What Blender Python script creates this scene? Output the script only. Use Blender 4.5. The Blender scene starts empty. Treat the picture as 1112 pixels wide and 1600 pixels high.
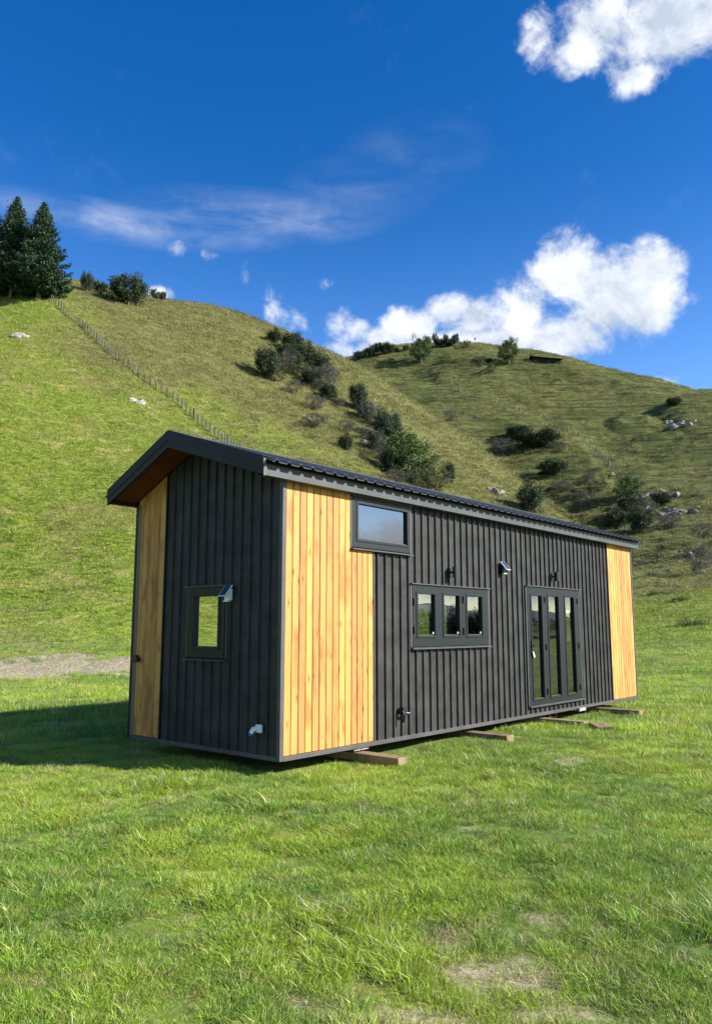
import bpy, math, random
import numpy as np
from mathutils import Vector, Matrix
R = math.radians
random.seed(7)
rng = np.random.default_rng(11)
S = bpy.context.scene
COL = S.collection

# ---------------------------------------------------------------- camera, sky, sun, exposure
CAM_H = 1.61
F_PX, PITCH = 1220.3, 0.147
cam_d = bpy.data.cameras.new("camera")
cam_d.sensor_fit = 'HORIZONTAL'; cam_d.sensor_width = 36; cam_d.lens = 36 * F_PX / 1112
cam_d.clip_start = 0.1; cam_d.clip_end = 20000
cam = bpy.data.objects.new("camera", cam_d); COL.objects.link(cam)
cam.location = (0, 0, CAM_H); cam.rotation_euler = (math.pi / 2 + PITCH, 0, 0)
S.camera = cam
S.view_settings.view_transform = 'Standard'; S.view_settings.look = 'None'
S.view_settings.exposure = 1.15; S.view_settings.gamma = 1

SUN_AZ, SUN_EL = R(101.8), R(28)
sun_dir = Vector((math.sin(SUN_AZ) * math.cos(SUN_EL), math.cos(SUN_AZ) * math.cos(SUN_EL), math.sin(SUN_EL)))
sd = bpy.data.lights.new("sun", 'SUN'); sd.energy = 5.0; sd.angle = R(0.5); sd.color = (1, 0.95, 0.86)
sun = bpy.data.objects.new("sun", sd); COL.objects.link(sun)
sun.rotation_euler = sun_dir.to_track_quat('Z', 'Y').to_euler()

_c, _s = math.cos(PITCH), math.sin(PITCH)
def ray(px, py):
    x = (px - 556) / F_PX; z = -(py - 800) / F_PX
    return np.array([x, _c - z * _s, _s + z * _c])
def azel(px, py):
    r = ray(px, py); h = math.hypot(r[0], r[1])
    return math.atan2(r[0], r[1]), math.atan2(r[2], h)

class NT:
    """tiny node-tree helper"""
    def __init__(s, tree): s.t = tree; s.n = tree.nodes; s.l = tree.links
    def new(s, typ, **kw):
        n = s.n.new(typ)
        for k, v in kw.items(): setattr(n, k, v)
        return n
    def put(s, sock, v):
        if isinstance(v, bpy.types.NodeSocket): s.l.new(v, sock)
        elif v is not None:
            if isinstance(v, (tuple, list)) and len(v) == 3 and sock.type == 'RGBA': v = (*v, 1)
            sock.default_value = v
    def math(s, op, a, b=None, c=None, clamp=False):
        n = s.new('ShaderNodeMath', operation=op, use_clamp=clamp)
        s.put(n.inputs[0], a)
        if b is not None: s.put(n.inputs[1], b)
        if c is not None: s.put(n.inputs[2], c)
        return n.outputs[0]
    def mix(s, f, a, b, mode='MIX'):
        n = s.new('ShaderNodeMix', data_type='RGBA', blend_type=mode)
        s.put(n.inputs[0], f); s.put(n.inputs[6], a); s.put(n.inputs[7], b)
        return n.outputs[2]
    def noise(s, vec, scale, detail=3, rough=.55, dist=0, out=0):
        n = s.new('ShaderNodeTexNoise')
        if vec is not None: s.l.new(vec, n.inputs['Vector'])
        n.inputs['Scale'].default_value = scale; n.inputs['Detail'].default_value = detail
        n.inputs['Roughness'].default_value = rough; n.inputs['Distortion'].default_value = dist
        return n.outputs[out]
    def ramp(s, f, lo, hi, a=0., b=1., smooth=True):
        n = s.new('ShaderNodeMapRange', interpolation_type='SMOOTHSTEP' if smooth else 'LINEAR')
        s.put(n.inputs[0], f); s.put(n.inputs[1], lo); s.put(n.inputs[2], hi); s.put(n.inputs[3], a); s.put(n.inputs[4], b)
        return n.outputs[0]
    def scale(s, vec, v):
        n = s.new('ShaderNodeVectorMath', operation='MULTIPLY'); s.l.new(vec, n.inputs[0]); n.inputs[1].default_value = v
        return n.outputs[0]

w = bpy.data.worlds.new("World"); S.world = w; w.use_nodes = True
N = NT(w.node_tree); N.n.clear()
sky = N.new('ShaderNodeTexSky', sky_type='NISHITA'); sky.sun_disc = False
sky.sun_elevation = SUN_EL; sky.sun_rotation = SUN_AZ; sky.altitude = 200; sky.air_density = 1.0; sky.dust_density = 0.3; sky.ozone_density = 3.0
hs = N.new('ShaderNodeHueSaturation'); hs.inputs['Saturation'].default_value = 1.36; hs.inputs['Value'].default_value = 1.0; hs.inputs['Hue'].default_value = 0.511
N.l.new(sky.outputs[0], hs.inputs['Color'])  # paler towards the horizon: N.put below once the elevation is known
tc = N.new('ShaderNodeTexCoord'); D = tc.outputs['Generated']
sx = N.new('ShaderNodeSeparateXYZ'); N.l.new(D, sx.inputs[0])
N.put(hs.inputs['Value'], N.ramp(sx.outputs[2], .22, .56, 1.32, 1.02)); N.put(hs.inputs['Saturation'], N.ramp(sx.outputs[2], .22, .56, 1.26, 1.38))
AZ = N.math('ARCTAN2', sx.outputs[0], sx.outputs[1]); EL = N.math('ARCSINE', sx.outputs[2])
# (px, py, half-width px, half-height px, weight) of every cloud lobe, turned into azimuth and elevation
LOBES = [(960, 470, 125, 80, 1), (880, 428, 75, 66, 1), (1010, 430, 62, 55, 1), (1010, 490, 66, 40, .9), (880, 525, 120, 45, 1), (780, 500, 70, 45, .8), (700, 488, 56, 38, .95),
         (625, 512, 55, 40, .95), (560, 520, 45, 40, .8), (590, 528, 44, 26, 1), (662, 508, 40, 32, 1), (742, 500, 54, 36, 1), (525, 508, 40, 38, .62), (465, 505, 60, 40, .52), (425, 485, 26, 34, .48), (740, 535, 190, 36, 1.0), (600, 545, 120, 30, .9), (820, 480, 60, 50, .9), (243, 462, 24, 20, 1.),
         (1065, 25, 130, 75, .95), (930, 50, 90, 62, .95), (1000, 60, 120, 60, .7), (842, 58, 50, 50, .75), (990, 122, 44, 30, .8), (1140, 70, 60, 50, .7)]
WISP = [(200, 350, 230, 26, .62), (400, 338, 190, 34, .5), (560, 300, 110, 45, .18), (650, 240, 110, 50, .12), (110, 345, 120, 20, .4)]
PUFF = [(284, 386, 40, 15, .75), (322, 397, 24, 13, .75), (385, 432, 12, 24, .6), (513, 443, 24, 12, .5), (1040, 597, 34, 14, .9), (760, 470, 50, 30, .7), (430, 480, 34, 40, .8), (255, 458, 22, 18, 1.), (800, 440, 40, 20, .6)]
def lobe(az, el, ra, re, wt):
    a = N.math('DIVIDE', N.math('SUBTRACT', AZ, az), ra); b = N.math('DIVIDE', N.math('SUBTRACT', EL, el), re)
    d = N.math('SQRT', N.math('ADD', N.math('MULTIPLY', a, a), N.math('MULTIPLY', b, b)))
    return N.math('MULTIPLY', N.math('SUBTRACT', 1.25, d, clamp=True), wt)
def lobes(lst, extra=(), k=.22):
    m = None
    rows = []
    for px, py, a, b, wt in lst:
        az, el = azel(px, py); rows.append((az, el, a / F_PX, b / F_PX, wt))
    for r in rows + list(extra):
        v = lobe(*r); m = v if m is None else N.math('SMOOTH_MAX', m, v, k)
    return m
mc = lobes(LOBES, [(R(78), R(4.6), R(16), R(3.6), 1), (R(68), R(4), R(9), R(2.6), .9), (R(92), R(6), R(12), R(5), .8), (R(150), R(24), R(25), R(8), .9), (R(-120), R(20), R(30), R(9), .9), (R(190), R(12), R(25), R(6), .9)])
mw = lobes(WISP, k=.0001)
n1 = N.noise(D, 9, 8, .6, .5)
n2 = N.noise(D, 28, 6, .62, .3)
n4 = N.noise(D, 80, 5, .65, .6)
nn = N.math('ADD', N.math('ADD', N.math('MULTIPLY', n1, .55), N.math('MULTIPLY', n2, .33)), N.math('MULTIPLY', n4, .12))
dens0 = N.ramp(N.math('ADD', mc, N.math('MULTIPLY', N.math('SUBTRACT', nn, .5), 2.6)), .30, .86)
dens = N.math('MULTIPLY', dens0, N.ramp(mc, .12, .36))
dv = N.scale(D, (3, 3, 11))
nw = N.noise(dv, 3.2, 7, .6, .4); mp_ = lobes(PUFF, k=.0001); n3_ = N.noise(D, 34, 6, .62, .5)
puff = N.math('MULTIPLY', N.ramp(N.math('ADD', mp_, N.math('MULTIPLY', N.math('SUBTRACT', n3_, .5), 3.0)), .30, 1.7), N.ramp(mp_, 0, .6, 0, .8))
wisp = N.math('MULTIPLY', N.math('MULTIPLY', N.ramp(nw, .25, .75), mw), .62, clamp=True)
off = N.new('ShaderNodeVectorMath', operation='ADD'); N.l.new(D, off.inputs[0]); off.inputs[1].default_value = (0.022, -0.004, 0.020)
n1b = N.noise(off.outputs[0], 9, 8, .6, .5)
grey = lobes([(900, 545, 170, 42, 1), (720, 545, 110, 26, .8), (1000, 520, 60, 30, .8), (1040, 60, 110, 50, .8), (620, 540, 60, 20, .6)], [(R(78), R(2.5), R(18), R(2.6), 1)], k=.15)
shade = N.math('ADD', N.math('MULTIPLY', N.math('SUBTRACT', n1, n1b), 3.6), N.ramp(n2, .3, .7, .55, .98))
shade = N.math('SUBTRACT', shade, N.math('MULTIPLY', grey, .62), clamp=True)
ccol = N.mix(shade, (3.2, 3.7, 4.4), (5.7, 5.85, 6.1))
alpha = N.math('MULTIPLY', N.math('MAXIMUM', N.math('MULTIPLY', dens, .97), N.math('MAXIMUM', wisp, puff)), N.ramp(EL, -.02, .03))
skyc = N.mix(alpha, hs.outputs[0], ccol)
bg = N.new('ShaderNodeBackground'); N.put(bg.inputs[0], skyc); bg.inputs[1].default_value = 0.086
wo = N.new('ShaderNodeOutputWorld'); N.l.new(bg.outputs[0], wo.inputs[0])

# ---------------------------------------------------------------- materials
def material(name, base=None, rough=.6, metal=0., spec=.5, build=None):
    m = bpy.data.materials.new(name); m.use_nodes = True
    t = NT(m.node_tree); p = t.n['Principled BSDF']
    if base is not None: p.inputs['Base Color'].default_value = (*base, 1)
    p.inputs['Roughness'].default_value = rough; p.inputs['Metallic'].default_value = metal
    p.inputs['Specular IOR Level'].default_value = spec
    if build: build(t, p)
    return m
def bump(t, p, h, strength, dist=.02):
    b = t.new('ShaderNodeBump'); b.inputs['Strength'].default_value = strength; b.inputs['Distance'].default_value = dist
    t.l.new(h, b.inputs['Height']); t.l.new(b.outputs[0], p.inputs['Normal'])
def objco(t): return t.new('ShaderNodeTexCoord').outputs['Object']
def wpos(t): return t.new('ShaderNodeNewGeometry').outputs['Position']

def b_metal(col, var=.25):
    def f(t, p):
        c = objco(t); n = t.noise(c, 3, 5, .6); n2 = t.noise(c, 60, 2)
        t.put(p.inputs['Base Color'], t.mix(t.ramp(n, .3, .7), tuple(x * (1 - var) for x in col), tuple(x * (1 + var) for x in col)))
        t.put(p.inputs['Roughness'], t.ramp(n2, .3, .7, .38, .55))
    return f
M = {}
M['clad'] = material('charcoal_steel', spec=.12, build=b_metal((.042, .0405, .040)))
M['trim'] = material('charcoal_flashing', spec=.3, build=b_metal((.074, .071, .070), .15))
M['gutter'] = material('gutter_steel', spec=.3, build=b_metal((.060, .062, .063), .15))
M['joinery'] = material('black_aluminium', (.010, .0125, .0135), .42, spec=.3)
M['roof'] = material('roof_steel', spec=.35, build=b_metal((.075, .08, .085), .15))
M['black'] = material('black_plastic', (.008, .008, .009), .4)
M['barge'] = material('barge_steel', spec=.22, build=b_metal((.014, .015, .014), .15))
M['white'] = material('white_plastic', (.78, .78, .76), .45)
M['blue'] = material('blue_plastic', (.02, .05, .35), .4)
M['chrome'] = material('brushed_steel', (.6, .6, .6), .3, 1)
M['solar'] = material('solar_cell', (.03, .06, .13), .15)
M['inner'] = material('interior_lining', (.16, .12, .08), .7)
M['rubber'] = material('dark_void', (.01, .01, .01), .9)
def b_wood(c1, c2, c3, sc=1.):
    def f(t, p):
        c = objco(t)
        a = t.new('ShaderNodeAttribute', attribute_name='rnd').outputs['Fac']
        off = t.new('ShaderNodeCombineXYZ'); t.put(off.inputs[2], t.math('MULTIPLY', a, 37.)); t.put(off.inputs[0], t.math('MULTIPLY', a, 5.))
        ad = t.new('ShaderNodeVectorMath', operation='ADD'); t.l.new(c, ad.inputs[0]); t.l.new(off.outputs[0], ad.inputs[1]); c = ad.outputs[0]
        st = t.scale(c, (22, 22, .8)); g = t.noise(st, 2.6 * sc, 7, .7, 1.0)
        fine = t.noise(t.scale(c, (60, 60, 1.5)), 3, 3, .6)
        big = t.noise(t.scale(c, (3, 3, 1)), 1.5, 3)
        col = t.mix(t.ramp(g, .35, .68), c1, c2)
        col = t.mix(t.math('MULTIPLY', t.ramp(big, .48, .66), .6), col, c3)
        col = t.mix(t.math('MULTIPLY', t.ramp(fine, .5, .8), .35), col, c3)
        v = t.new('ShaderNodeTexVoronoi'); t.l.new(t.scale(c, (7, 7, 1.9)), v.inputs['Vector']); v.inputs['Scale'].default_value = 1.9; v.inputs['Randomness'].default_value = 1
        kn = t.ramp(v.outputs['Distance'], .05, .13, 1, 0)
        halo = t.ramp(v.outputs['Distance'], .08, .33, 1, 0)
        gate = t.math('GREATER_THAN', t.new('ShaderNodeSeparateColor').outputs[0], .5)
        sc_ = [n for n in t.n if n.bl_idname == 'ShaderNodeSeparateColor'][-1]; t.l.new(v.outputs['Color'], sc_.inputs[0])
        col = t.mix(t.math('MULTIPLY', halo, t.math('MULTIPLY', gate, .6)), col, c3)
        col = t.mix(t.math('MULTIPLY', kn, t.math('MULTIPLY', gate, .85)), col, (c3[0] * .35, c3[1] * .25, c3[2] * .2))
        hsv = t.new('ShaderNodeHueSaturation'); t.put(hsv.inputs['Value'], t.ramp(a, 0, 1, .8, 1.16, False)); t.put(hsv.inputs['Hue'], t.ramp(a, 0, 1, .493, .505, False)); t.put(hsv.inputs['Color'], col)
        t.put(p.inputs['Base Color'], hsv.outputs[0])
        t.put(p.inputs['Roughness'], t.ramp(g, .3, .7, .5, .7)); bump(t, p, g, .25, .004)
    return f
M['wood'] = material('stained_pine', spec=.35, build=b_wood((.55, .275, .072), (.47, .215, .050), (.24, .08, .015)))
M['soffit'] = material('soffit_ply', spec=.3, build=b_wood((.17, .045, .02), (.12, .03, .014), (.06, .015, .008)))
M['beam'] = material('weathered_beam', spec=.2, build=b_wood((.30, .235, .14), (.23, .165, .09), (.11, .07, .04)))
M['post'] = material('grey_post', (.085, .075, .06), .9)
M['wire'] = material('fence_wire', (.5, .5, .48), .4, .6)
def b_glass(m):
    t = NT(m.node_tree); t.n.clear()
    tr = t.new('ShaderNodeBsdfTransparent'); tr.inputs[0].default_value = (.80, .86, .84, 1)
    gl = t.new('ShaderNodeBsdfGlossy'); gl.inputs['Roughness'].default_value = .004
    fr = t.new('ShaderNodeFresnel'); fr.inputs[0].default_value = 3.5
    mx = t.new('ShaderNodeMixShader'); t.l.new(fr.outputs[0], mx.inputs[0]); t.l.new(tr.outputs[0], mx.inputs[1]); t.l.new(gl.outputs[0], mx.inputs[2])
    o = t.new('ShaderNodeOutputMaterial'); t.l.new(mx.outputs[0], o.inputs[0])
M['glass'] = bpy.data.materials.new('window_glass'); M['glass'].use_nodes = True; b_glass(M['glass'])

def grass_tint(t, pos):
    """patchy pasture colour shared by blades and soil cover (surface colour of the plants themselves)"""
    n = t.noise(t.scale(pos, (1, 1, .2)), .33, 4, .6, .4); n2 = t.noise(t.scale(pos, (1, 1, .2)), 1.3, 3, .6)
    g = t.mix(t.ramp(n, .43, .57), (.115, .255, .022), (.30, .42, .026))
    g = t.mix(t.math('MULTIPLY', t.ramp(n2, .53, .64), .6), g, (.085, .22, .05))
    n5 = t.noise(t.scale(pos, (1, 1, .2)), 4.5, 3, .6); g = t.mix(t.ramp(n5, .50, .66, 0, .6), g, (.36, .38, .07))
    at = t.new('ShaderNodeAttribute', attribute_name='dry').outputs['Fac']
    return g
def leafy(name, cols, trans=.35, rough=.55, posvar=1.2, grass=False, spec=.3):
    m = bpy.data.materials.new(name); m.use_nodes = True
    t = NT(m.node_tree); p = t.n['Principled BSDF']; out = t.n['Material Output']
    a = t.new('ShaderNodeAttribute', attribute_name='rnd').outputs['Fac']
    pos = wpos(t)
    if grass:
        base = grass_tint(t, pos)
        yel = t.mix(t.math('MULTIPLY', t.ramp(a, .0, 1, 0, 1, False), .55), base, cols[0])
        col = t.mix(t.math('GREATER_THAN', a, .93), yel, cols[1])
        oi = t.new('ShaderNodeObjectInfo').outputs['Random']
        hsv = t.new('ShaderNodeHueSaturation'); t.put(hsv.inputs['Value'], t.ramp(oi, 0, 1, .62, 1.35, False)); t.put(hsv.inputs['Hue'], t.ramp(oi, 0, 1, .492, .512, False)); t.put(hsv.inputs['Color'], col); col = hsv.outputs[0]
    else:
        oc = objco(t); n = t.noise(oc, posvar, 3)
        col = t.mix(t.ramp(n, .4, .62), cols[0], cols[1]); col = t.mix(t.ramp(a, .55, 1, 0, 1, False), col, cols[2])
    t.put(p.inputs['Base Color'], col); p.inputs['Roughness'].default_value = rough; p.inputs['Specular IOR Level'].default_value = spec
    tl = t.new('ShaderNodeBsdfTranslucent'); t.put(tl.inputs[0], col)
    mx = t.new('ShaderNodeMixShader'); mx.inputs[0].default_value = trans
    t.l.new(p.outputs[0], mx.inputs[1]); t.l.new(tl.outputs[0], mx.inputs[2]); t.l.new(mx.outputs[0], out.inputs[0])
    return m
M['blade'] = leafy('grass_blades', [(.40, .48, .075), (.60, .54, .28)], .38, .42, grass=True, spec=.45)
M['straw'] = leafy('dry_grass', [(.48, .40, .22), (.40, .32, .16), (.58, .50, .30)], .2)
M['clover'] = leafy('clover', [(.09, .22, .05), (.13, .27, .06), (.20, .36, .11)], .25)
M['hillgrass'] = leafy('hill_grass', [(.16, .18, .04), (.22, .20, .06), (.30, .27, .11)], .3, posvar=.02)
M['leaf_dark'] = leafy('leaf_dark', [(.018, .034, .013), (.032, .055, .018), (.062, .085, .03)], .12)
M['leaf_green'] = leafy('leaf_green', [(.035, .075, .014), (.055, .105, .02), (.10, .15, .03)], .2)
M['leaf_olive'] = leafy('leaf_olive', [(.06, .075, .025), (.09, .10, .035), (.15, .16, .06)], .15)
M['leaf_grey'] = leafy('leaf_grey', [(.055, .057, .042), (.09, .088, .064), (.16, .15, .115)], .1)
M['leaf_pine'] = leafy('leaf_pine', [(.012, .032, .014), (.022, .048, .018), (.05, .085, .028)], .1)
M['bark'] = material('bark', rough=.9, build=lambda t, p: (t.put(p.inputs['Base Color'], t.mix(t.ramp(t.noise(t.scale(objco(t), (6, 6, 1)), 3, 4), .35, .65), (.07, .055, .04), (.24, .21, .17)))))
def b_rock(t, p):
    c = objco(t); n = t.noise(c, 1.6, 8, .7); n2 = t.noise(c, 6, 5)
    col = t.mix(t.ramp(n, .35, .6), (.085, .08, .068), (.26, .245, .21)); col = t.mix(t.math('MULTIPLY', t.ramp(n2, .55, .7), .5), col, (.10, .10, .06))
    t.put(p.inputs['Base Color'], col); bump(t, p, n2, .8, .15)
M['rock'] = material('limestone', rough=.9, build=b_rock)
M['rock_white'] = material('pale_limestone', rough=.9, build=lambda t, p: (bump(t, p, t.noise(objco(t), 5, 5, .7), .8, .2), t.put(p.inputs['Base Color'], t.mix(t.ramp(t.noise(objco(t), 2.5, 6, .7), .4, .6), (.18, .165, .13), (.46, .43, .37)))))

def b_ground(t, p):
    pos = wpos(t)
    at = lambda n: t.new('ShaderNodeAttribute', attribute_name=n).outputs['Fac']
    slope, hb, bare, lush = at('slope'), at('farhill'), at('bare'), at('lush')
    near = t.mix(.55, grass_tint(t, pos), (.075, .075, .028))  # soil cover darkened in colour to stand in for shade between blades
    f1 = t.noise(pos, 9, 5, .65)
    near = t.mix(t.ramp(f1, .40, .72, 0, .55), near, (.16, .13, .06))
    # pasture on the slopes
    n1 = t.noise(pos, .05, 5, .6, .5); n2 = t.noise(t.scale(pos, (1, 1, 2.6)), .42, 6, .68, .6); n3 = t.noise(t.scale(pos, (1, 1, 2)), 1.9, 5, .7)
    g = t.mix(t.ramp(n2, .34, .62), (.075, .105, .02), (.20, .195, .052))
    g = t.mix(t.ramp(n3, .46, .70, 0, .8), g, (.29, .245, .105))
    g = t.mix(t.ramp(n3, .28, .42, .75, 0), g, (.035, .05, .014))
    lushc = t.mix(t.ramp(n3, .38, .66), (.10, .16, .016), (.28, .33, .034))
    lushc = t.mix(t.ramp(n2, .50, .64, 0, .85), lushc, (.40, .35, .12))
    lushc = t.mix(t.ramp(t.noise(pos, .11, 4, .6, .6), .50, .64, 0, .6), lushc, (.26, .22, .075))
    lushc = t.mix(t.ramp(n3, .28, .40, .7, 0), lushc, (.05, .09, .012))
    g = t.mix(t.math('MULTIPLY', lush, t.ramp(n1, .25, .5, .75, 1)), g, lushc)
    tz = t.noise(t.scale(pos, (.045, .045, 1.)), 1.15, 3, .6, .3)
    fb = t.mix(t.ramp(n2, .36, .62), (.066, .086, .022), (.185, .185, .054))
    fb = t.mix(t.ramp(n1, .44, .64, 0, .6), fb, (.055, .088, .017))
    fb = t.mix(t.ramp(tz, .50, .62, 0, .75), fb, (.034, .045, .015))
    fb = t.mix(t.ramp(n3, .52, .72, 0, .6), fb, (.22, .20, .09))
    g = t.mix(hb, g, fb)
    col = t.mix(slope, near, g)
    soil = t.mix(t.ramp(t.noise(pos, 14, 6, .7), .35, .65), (.17, .13, .075), (.50, .43, .31))
    col = t.mix(bare, col, soil)
    t.put(p.inputs['Base Color'], col); p.inputs['Roughness'].default_value = .9; p.inputs['Specular IOR Level'].default_value = .15
    hh = t.math('ADD', t.math('MULTIPLY', n3, 1.), t.math('MULTIPLY', t.math('MULTIPLY', tz, hb), 2.2))
    hh = t.math('ADD', hh, t.math('MULTIPLY', t.noise(t.scale(pos, (1, 1, 1.6)), 5.5, 3, .7), .35))
    b = t.new('ShaderNodeBump'); t.put(b.inputs['Strength'], t.math('MULTIPLY', slope, 1.)); b.inputs['Distance'].default_value = .75
    t.l.new(hh, b.inputs['Height'])
    b2 = t.new('ShaderNodeBump'); b2.inputs['Strength'].default_value = .8; b2.inputs['Distance'].default_value = .03; t.l.new(f1, b2.inputs['Height']); t.l.new(b.outputs[0], b2.inputs['Normal'])
    t.l.new(b2.outputs[0], p.inputs['Normal'])
M['ground'] = material('pasture', build=b_ground)

# ---------------------------------------------------------------- terrain
_tab = rng.random((256, 256))
def vnoise(x, y):
    xi = np.floor(x).astype(int); yi = np.floor(y).astype(int); fx = x - xi; fy = y - yi
    fx = fx * fx * (3 - 2 * fx); fy = fy * fy * (3 - 2 * fy)
    g = lambda i, j: _tab[i & 255, j & 255]
    return (g(xi, yi) * (1 - fx) + g(xi + 1, yi) * fx) * (1 - fy) + (g(xi, yi + 1) * (1 - fx) + g(xi + 1, yi + 1) * fx) * fy - .5
def fbm(x, y, o=4):
    s = 0; a = 1
    for k in range(o): s = s + a * vnoise(x * 2 ** k + 17 * k, y * 2 ** k - 31 * k); a *= .5
    return s
CURVES = [  # foot, lower slope, fence level, spur crest, gully behind it, middle and crest of the far hill
    [(-300, 1040, 31), (0, 1038, 31), (200, 1032, 31), (500, 1008, 38), (700, 990, 45), (800, 975, 50), (1000, 938, 60), (1112, 918, 64), (1400, 905, 70)],
    [(-300, 890, 46), (0, 885, 47), (200, 865, 47), (400, 860, 50), (600, 865, 60), (800, 885, 66), (950, 885, 75), (1112, 885, 80), (1400, 880, 85)],
    [(-300, 640, 85), (0, 650, 82), (200, 650, 88), (340, 688, 92), (500, 700, 100), (600, 745, 98), (700, 790, 95), (800, 830, 92), (950, 865, 90), (1112, 862, 92), (1400, 850, 95)],
    [(-300, 430, 168), (-60, 448, 168), (0, 455, 170), (80, 446, 172), (160, 458, 175), (240, 473, 178), (320, 485, 182), (380, 498, 185), (440, 522, 186), (530, 560, 185), (570, 580, 180), (600, 600, 176), (650, 636, 170), (700, 668, 163), (750, 703, 154), (800, 745, 143), (860, 795, 130), (920, 832, 118), (1000, 852, 108), (1112, 845, 108), (1400, 835, 112)],
    [(-300, 460, 215), (0, 500, 210), (240, 520, 215), (400, 560, 225), (530, 600, 225), (600, 640, 215), (700, 705, 200), (800, 775, 180), (860, 815, 165), (920, 836, 150), (1000, 828, 145), (1112, 818, 145), (1400, 810, 150)],
    [(-300, 500, 300), (0, 540, 300), (400, 565, 300), (520, 585, 300), (560, 590, 290), (650, 602, 285), (720, 608, 280), (800, 640, 262), (900, 690, 240), (1000, 728, 225), (1112, 740, 215), (1400, 735, 215)],
    [(-300, 540, 380), (300, 545, 380), (500, 578, 370), (530, 572, 365), (560, 560, 362), (600, 550, 360), (650, 543, 360), (740, 543, 360), (780, 550, 358), (830, 559, 355), (900, 573, 350), (950, 588, 345), (1020, 601, 340), (1112, 621, 330), (1250, 650, 325), (1400, 690, 320)],
]
AG = np.radians(np.arange(-180, 180.01, .2))
def smooth(a, s):
    k = np.exp(-.5 * (np.arange(-4 * s, 4 * s + 1) / s) ** 2); k /= k.sum()
    return np.convolve(np.pad(a, 4 * s, mode='edge'), k, 'valid')
KR, KZ = [], []
for i, cv in enumerate(CURVES):
    az, rr, zz = [], [], []
    for px, py, r in cv:
        a, e = azel(px, py); az.append(a); rr.append(r); zz.append(CAM_H + r * math.tan(e))
    z0, z1 = zz[0], zz[-1]
    az = [R(-180), R(-110), R(-75)] + az + [R(52), R(66), R(180)]
    rr = [rr[0]] * 3 + rr + [rr[-1]] * 3
    zz = [0, 0, z0 * .8] + zz + [z1 * .35, 0, 0]
    KR.append(smooth(np.interp(AG, az, rr), 3)); KZ.append(smooth(np.interp(AG, az, zz), 3))
flatr = np.interp(AG, [azel(-300, 977)[0], azel(200, 977)[0], azel(600, 977)[0], azel(1112, 977)[0]], [24, 24, 24, 22])
zero = AG * 0
far = np.interp(AG, [R(-110), R(-60), R(35), R(60)], [0, 1, 1, 0])
KR = np.array([zero, flatr] + KR + [KR[-1] + 140, zero + 900, zero + 9000])
KZ = np.array([zero, zero] + KZ + [KZ[-1] * .7, far * 30, zero])
# monotone cubic through the knots along the radius
def slopes():
    h = np.diff(KR, axis=0); d = np.diff(KZ, axis=0) / h
    m = np.zeros_like(KR)
    for k in range(1, len(KR) - 1):
        a, b = d[k - 1], d[k]; w1 = 2 * h[k] + h[k - 1]; w2 = h[k] + 2 * h[k - 1]
        with np.errstate(divide='ignore', invalid='ignore'):
            v = (w1 + w2) / (w1 / a + w2 / b)
        m[k] = np.where(a * b > 0, v, 0)
    return m
KM = slopes()
def base_h(x, y):
    az = np.arctan2(x, y); r = np.hypot(x, y)
    f = (az + math.pi) / R(.2); i = np.clip(f.astype(int), 0, len(AG) - 2); u = f - i
    kr = KR[:, i] * (1 - u) + KR[:, i + 1] * u; kz = KZ[:, i] * (1 - u) + KZ[:, i + 1] * u; km = KM[:, i] * (1 - u) + KM[:, i + 1] * u
    k = np.clip((r[None] >= kr).sum(0) - 1, 0, len(KR) - 2); j = np.arange(len(r))
    r0, r1, z0, z1, m0, m1 = kr[k, j], kr[k + 1, j], kz[k, j], kz[k + 1, j], km[k, j], km[k + 1, j]
    h = r1 - r0; t = np.clip((r - r0) / h, 0, 1)
    z = (2 * t**3 - 3 * t**2 + 1) * z0 + (t**3 - 2 * t**2 + t) * h * m0 + (-2 * t**3 + 3 * t**2) * z1 + (t**3 - t**2) * h * m1
    # 0 on the flat, 1 on the slopes ; 1 on the far hill
    sl = np.clip((r - kr[1]) / (kr[3] - kr[1]), 0, 1); fh = np.clip((r - kr[5] + 5) / 12, 0, 1)
    fh = np.maximum(fh, np.clip((az - azel(930, 977)[0]) / .04, 0, 1) * np.clip((r - kr[3] + 4) / 8, 0, 1))
    return z, sl, fh, az, r
def H(x, y, full=False):
    x = np.atleast_1d(np.asarray(x, float)); y = np.atleast_1d(np.asarray(y, float))
    z, sl, fh, az, r = base_h(x, y)
    z = z + fbm(x * .7, y * .7, 3) * .05 * np.clip((r - 2) / 3, 0, 1) * (1 - sl * .3)
    z = z + sl * fbm(x * .22, y * .22, 4) * .34 + sl * fbm(x * .045 + 5, y * .045, 3) * np.where(fh > .5, 2.0, .9) * np.clip((r - 45) / 60, 0, 1)
    warp = fbm(x * .05, y * .05, 3)
    per = 1.2 + .9 * fh
    amp = sl * (.08 + .60 * fh) * np.clip(fbm(x * .03 + 9, y * .03, 2) + .5, 0, 1) * np.clip((600 - r) / 200, 0, 1)
    z = z + amp * np.sin(2 * math.pi * z / per + 5 * warp + np.sin(x * .05) * 1.5)
    z = z + sl * fbm(x * .5, y * .8, 3) * np.where(fh > .5, .12, .26) * np.clip((r - 32) / 20, 0, 1) + fh * fbm(x * .12, y * .26, 3) * 1.1
    # incised gullies on the far hill
    fac = fh * np.clip((330 - r) / 50, 0, 1)
    z = z - fac * 2.6 * np.clip(.16 - np.abs(fbm(x * .022 + 3, y * .022 + 8, 3)), 0, .16) / .16
    return (z, sl, fh, az, r) if full else z
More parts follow.
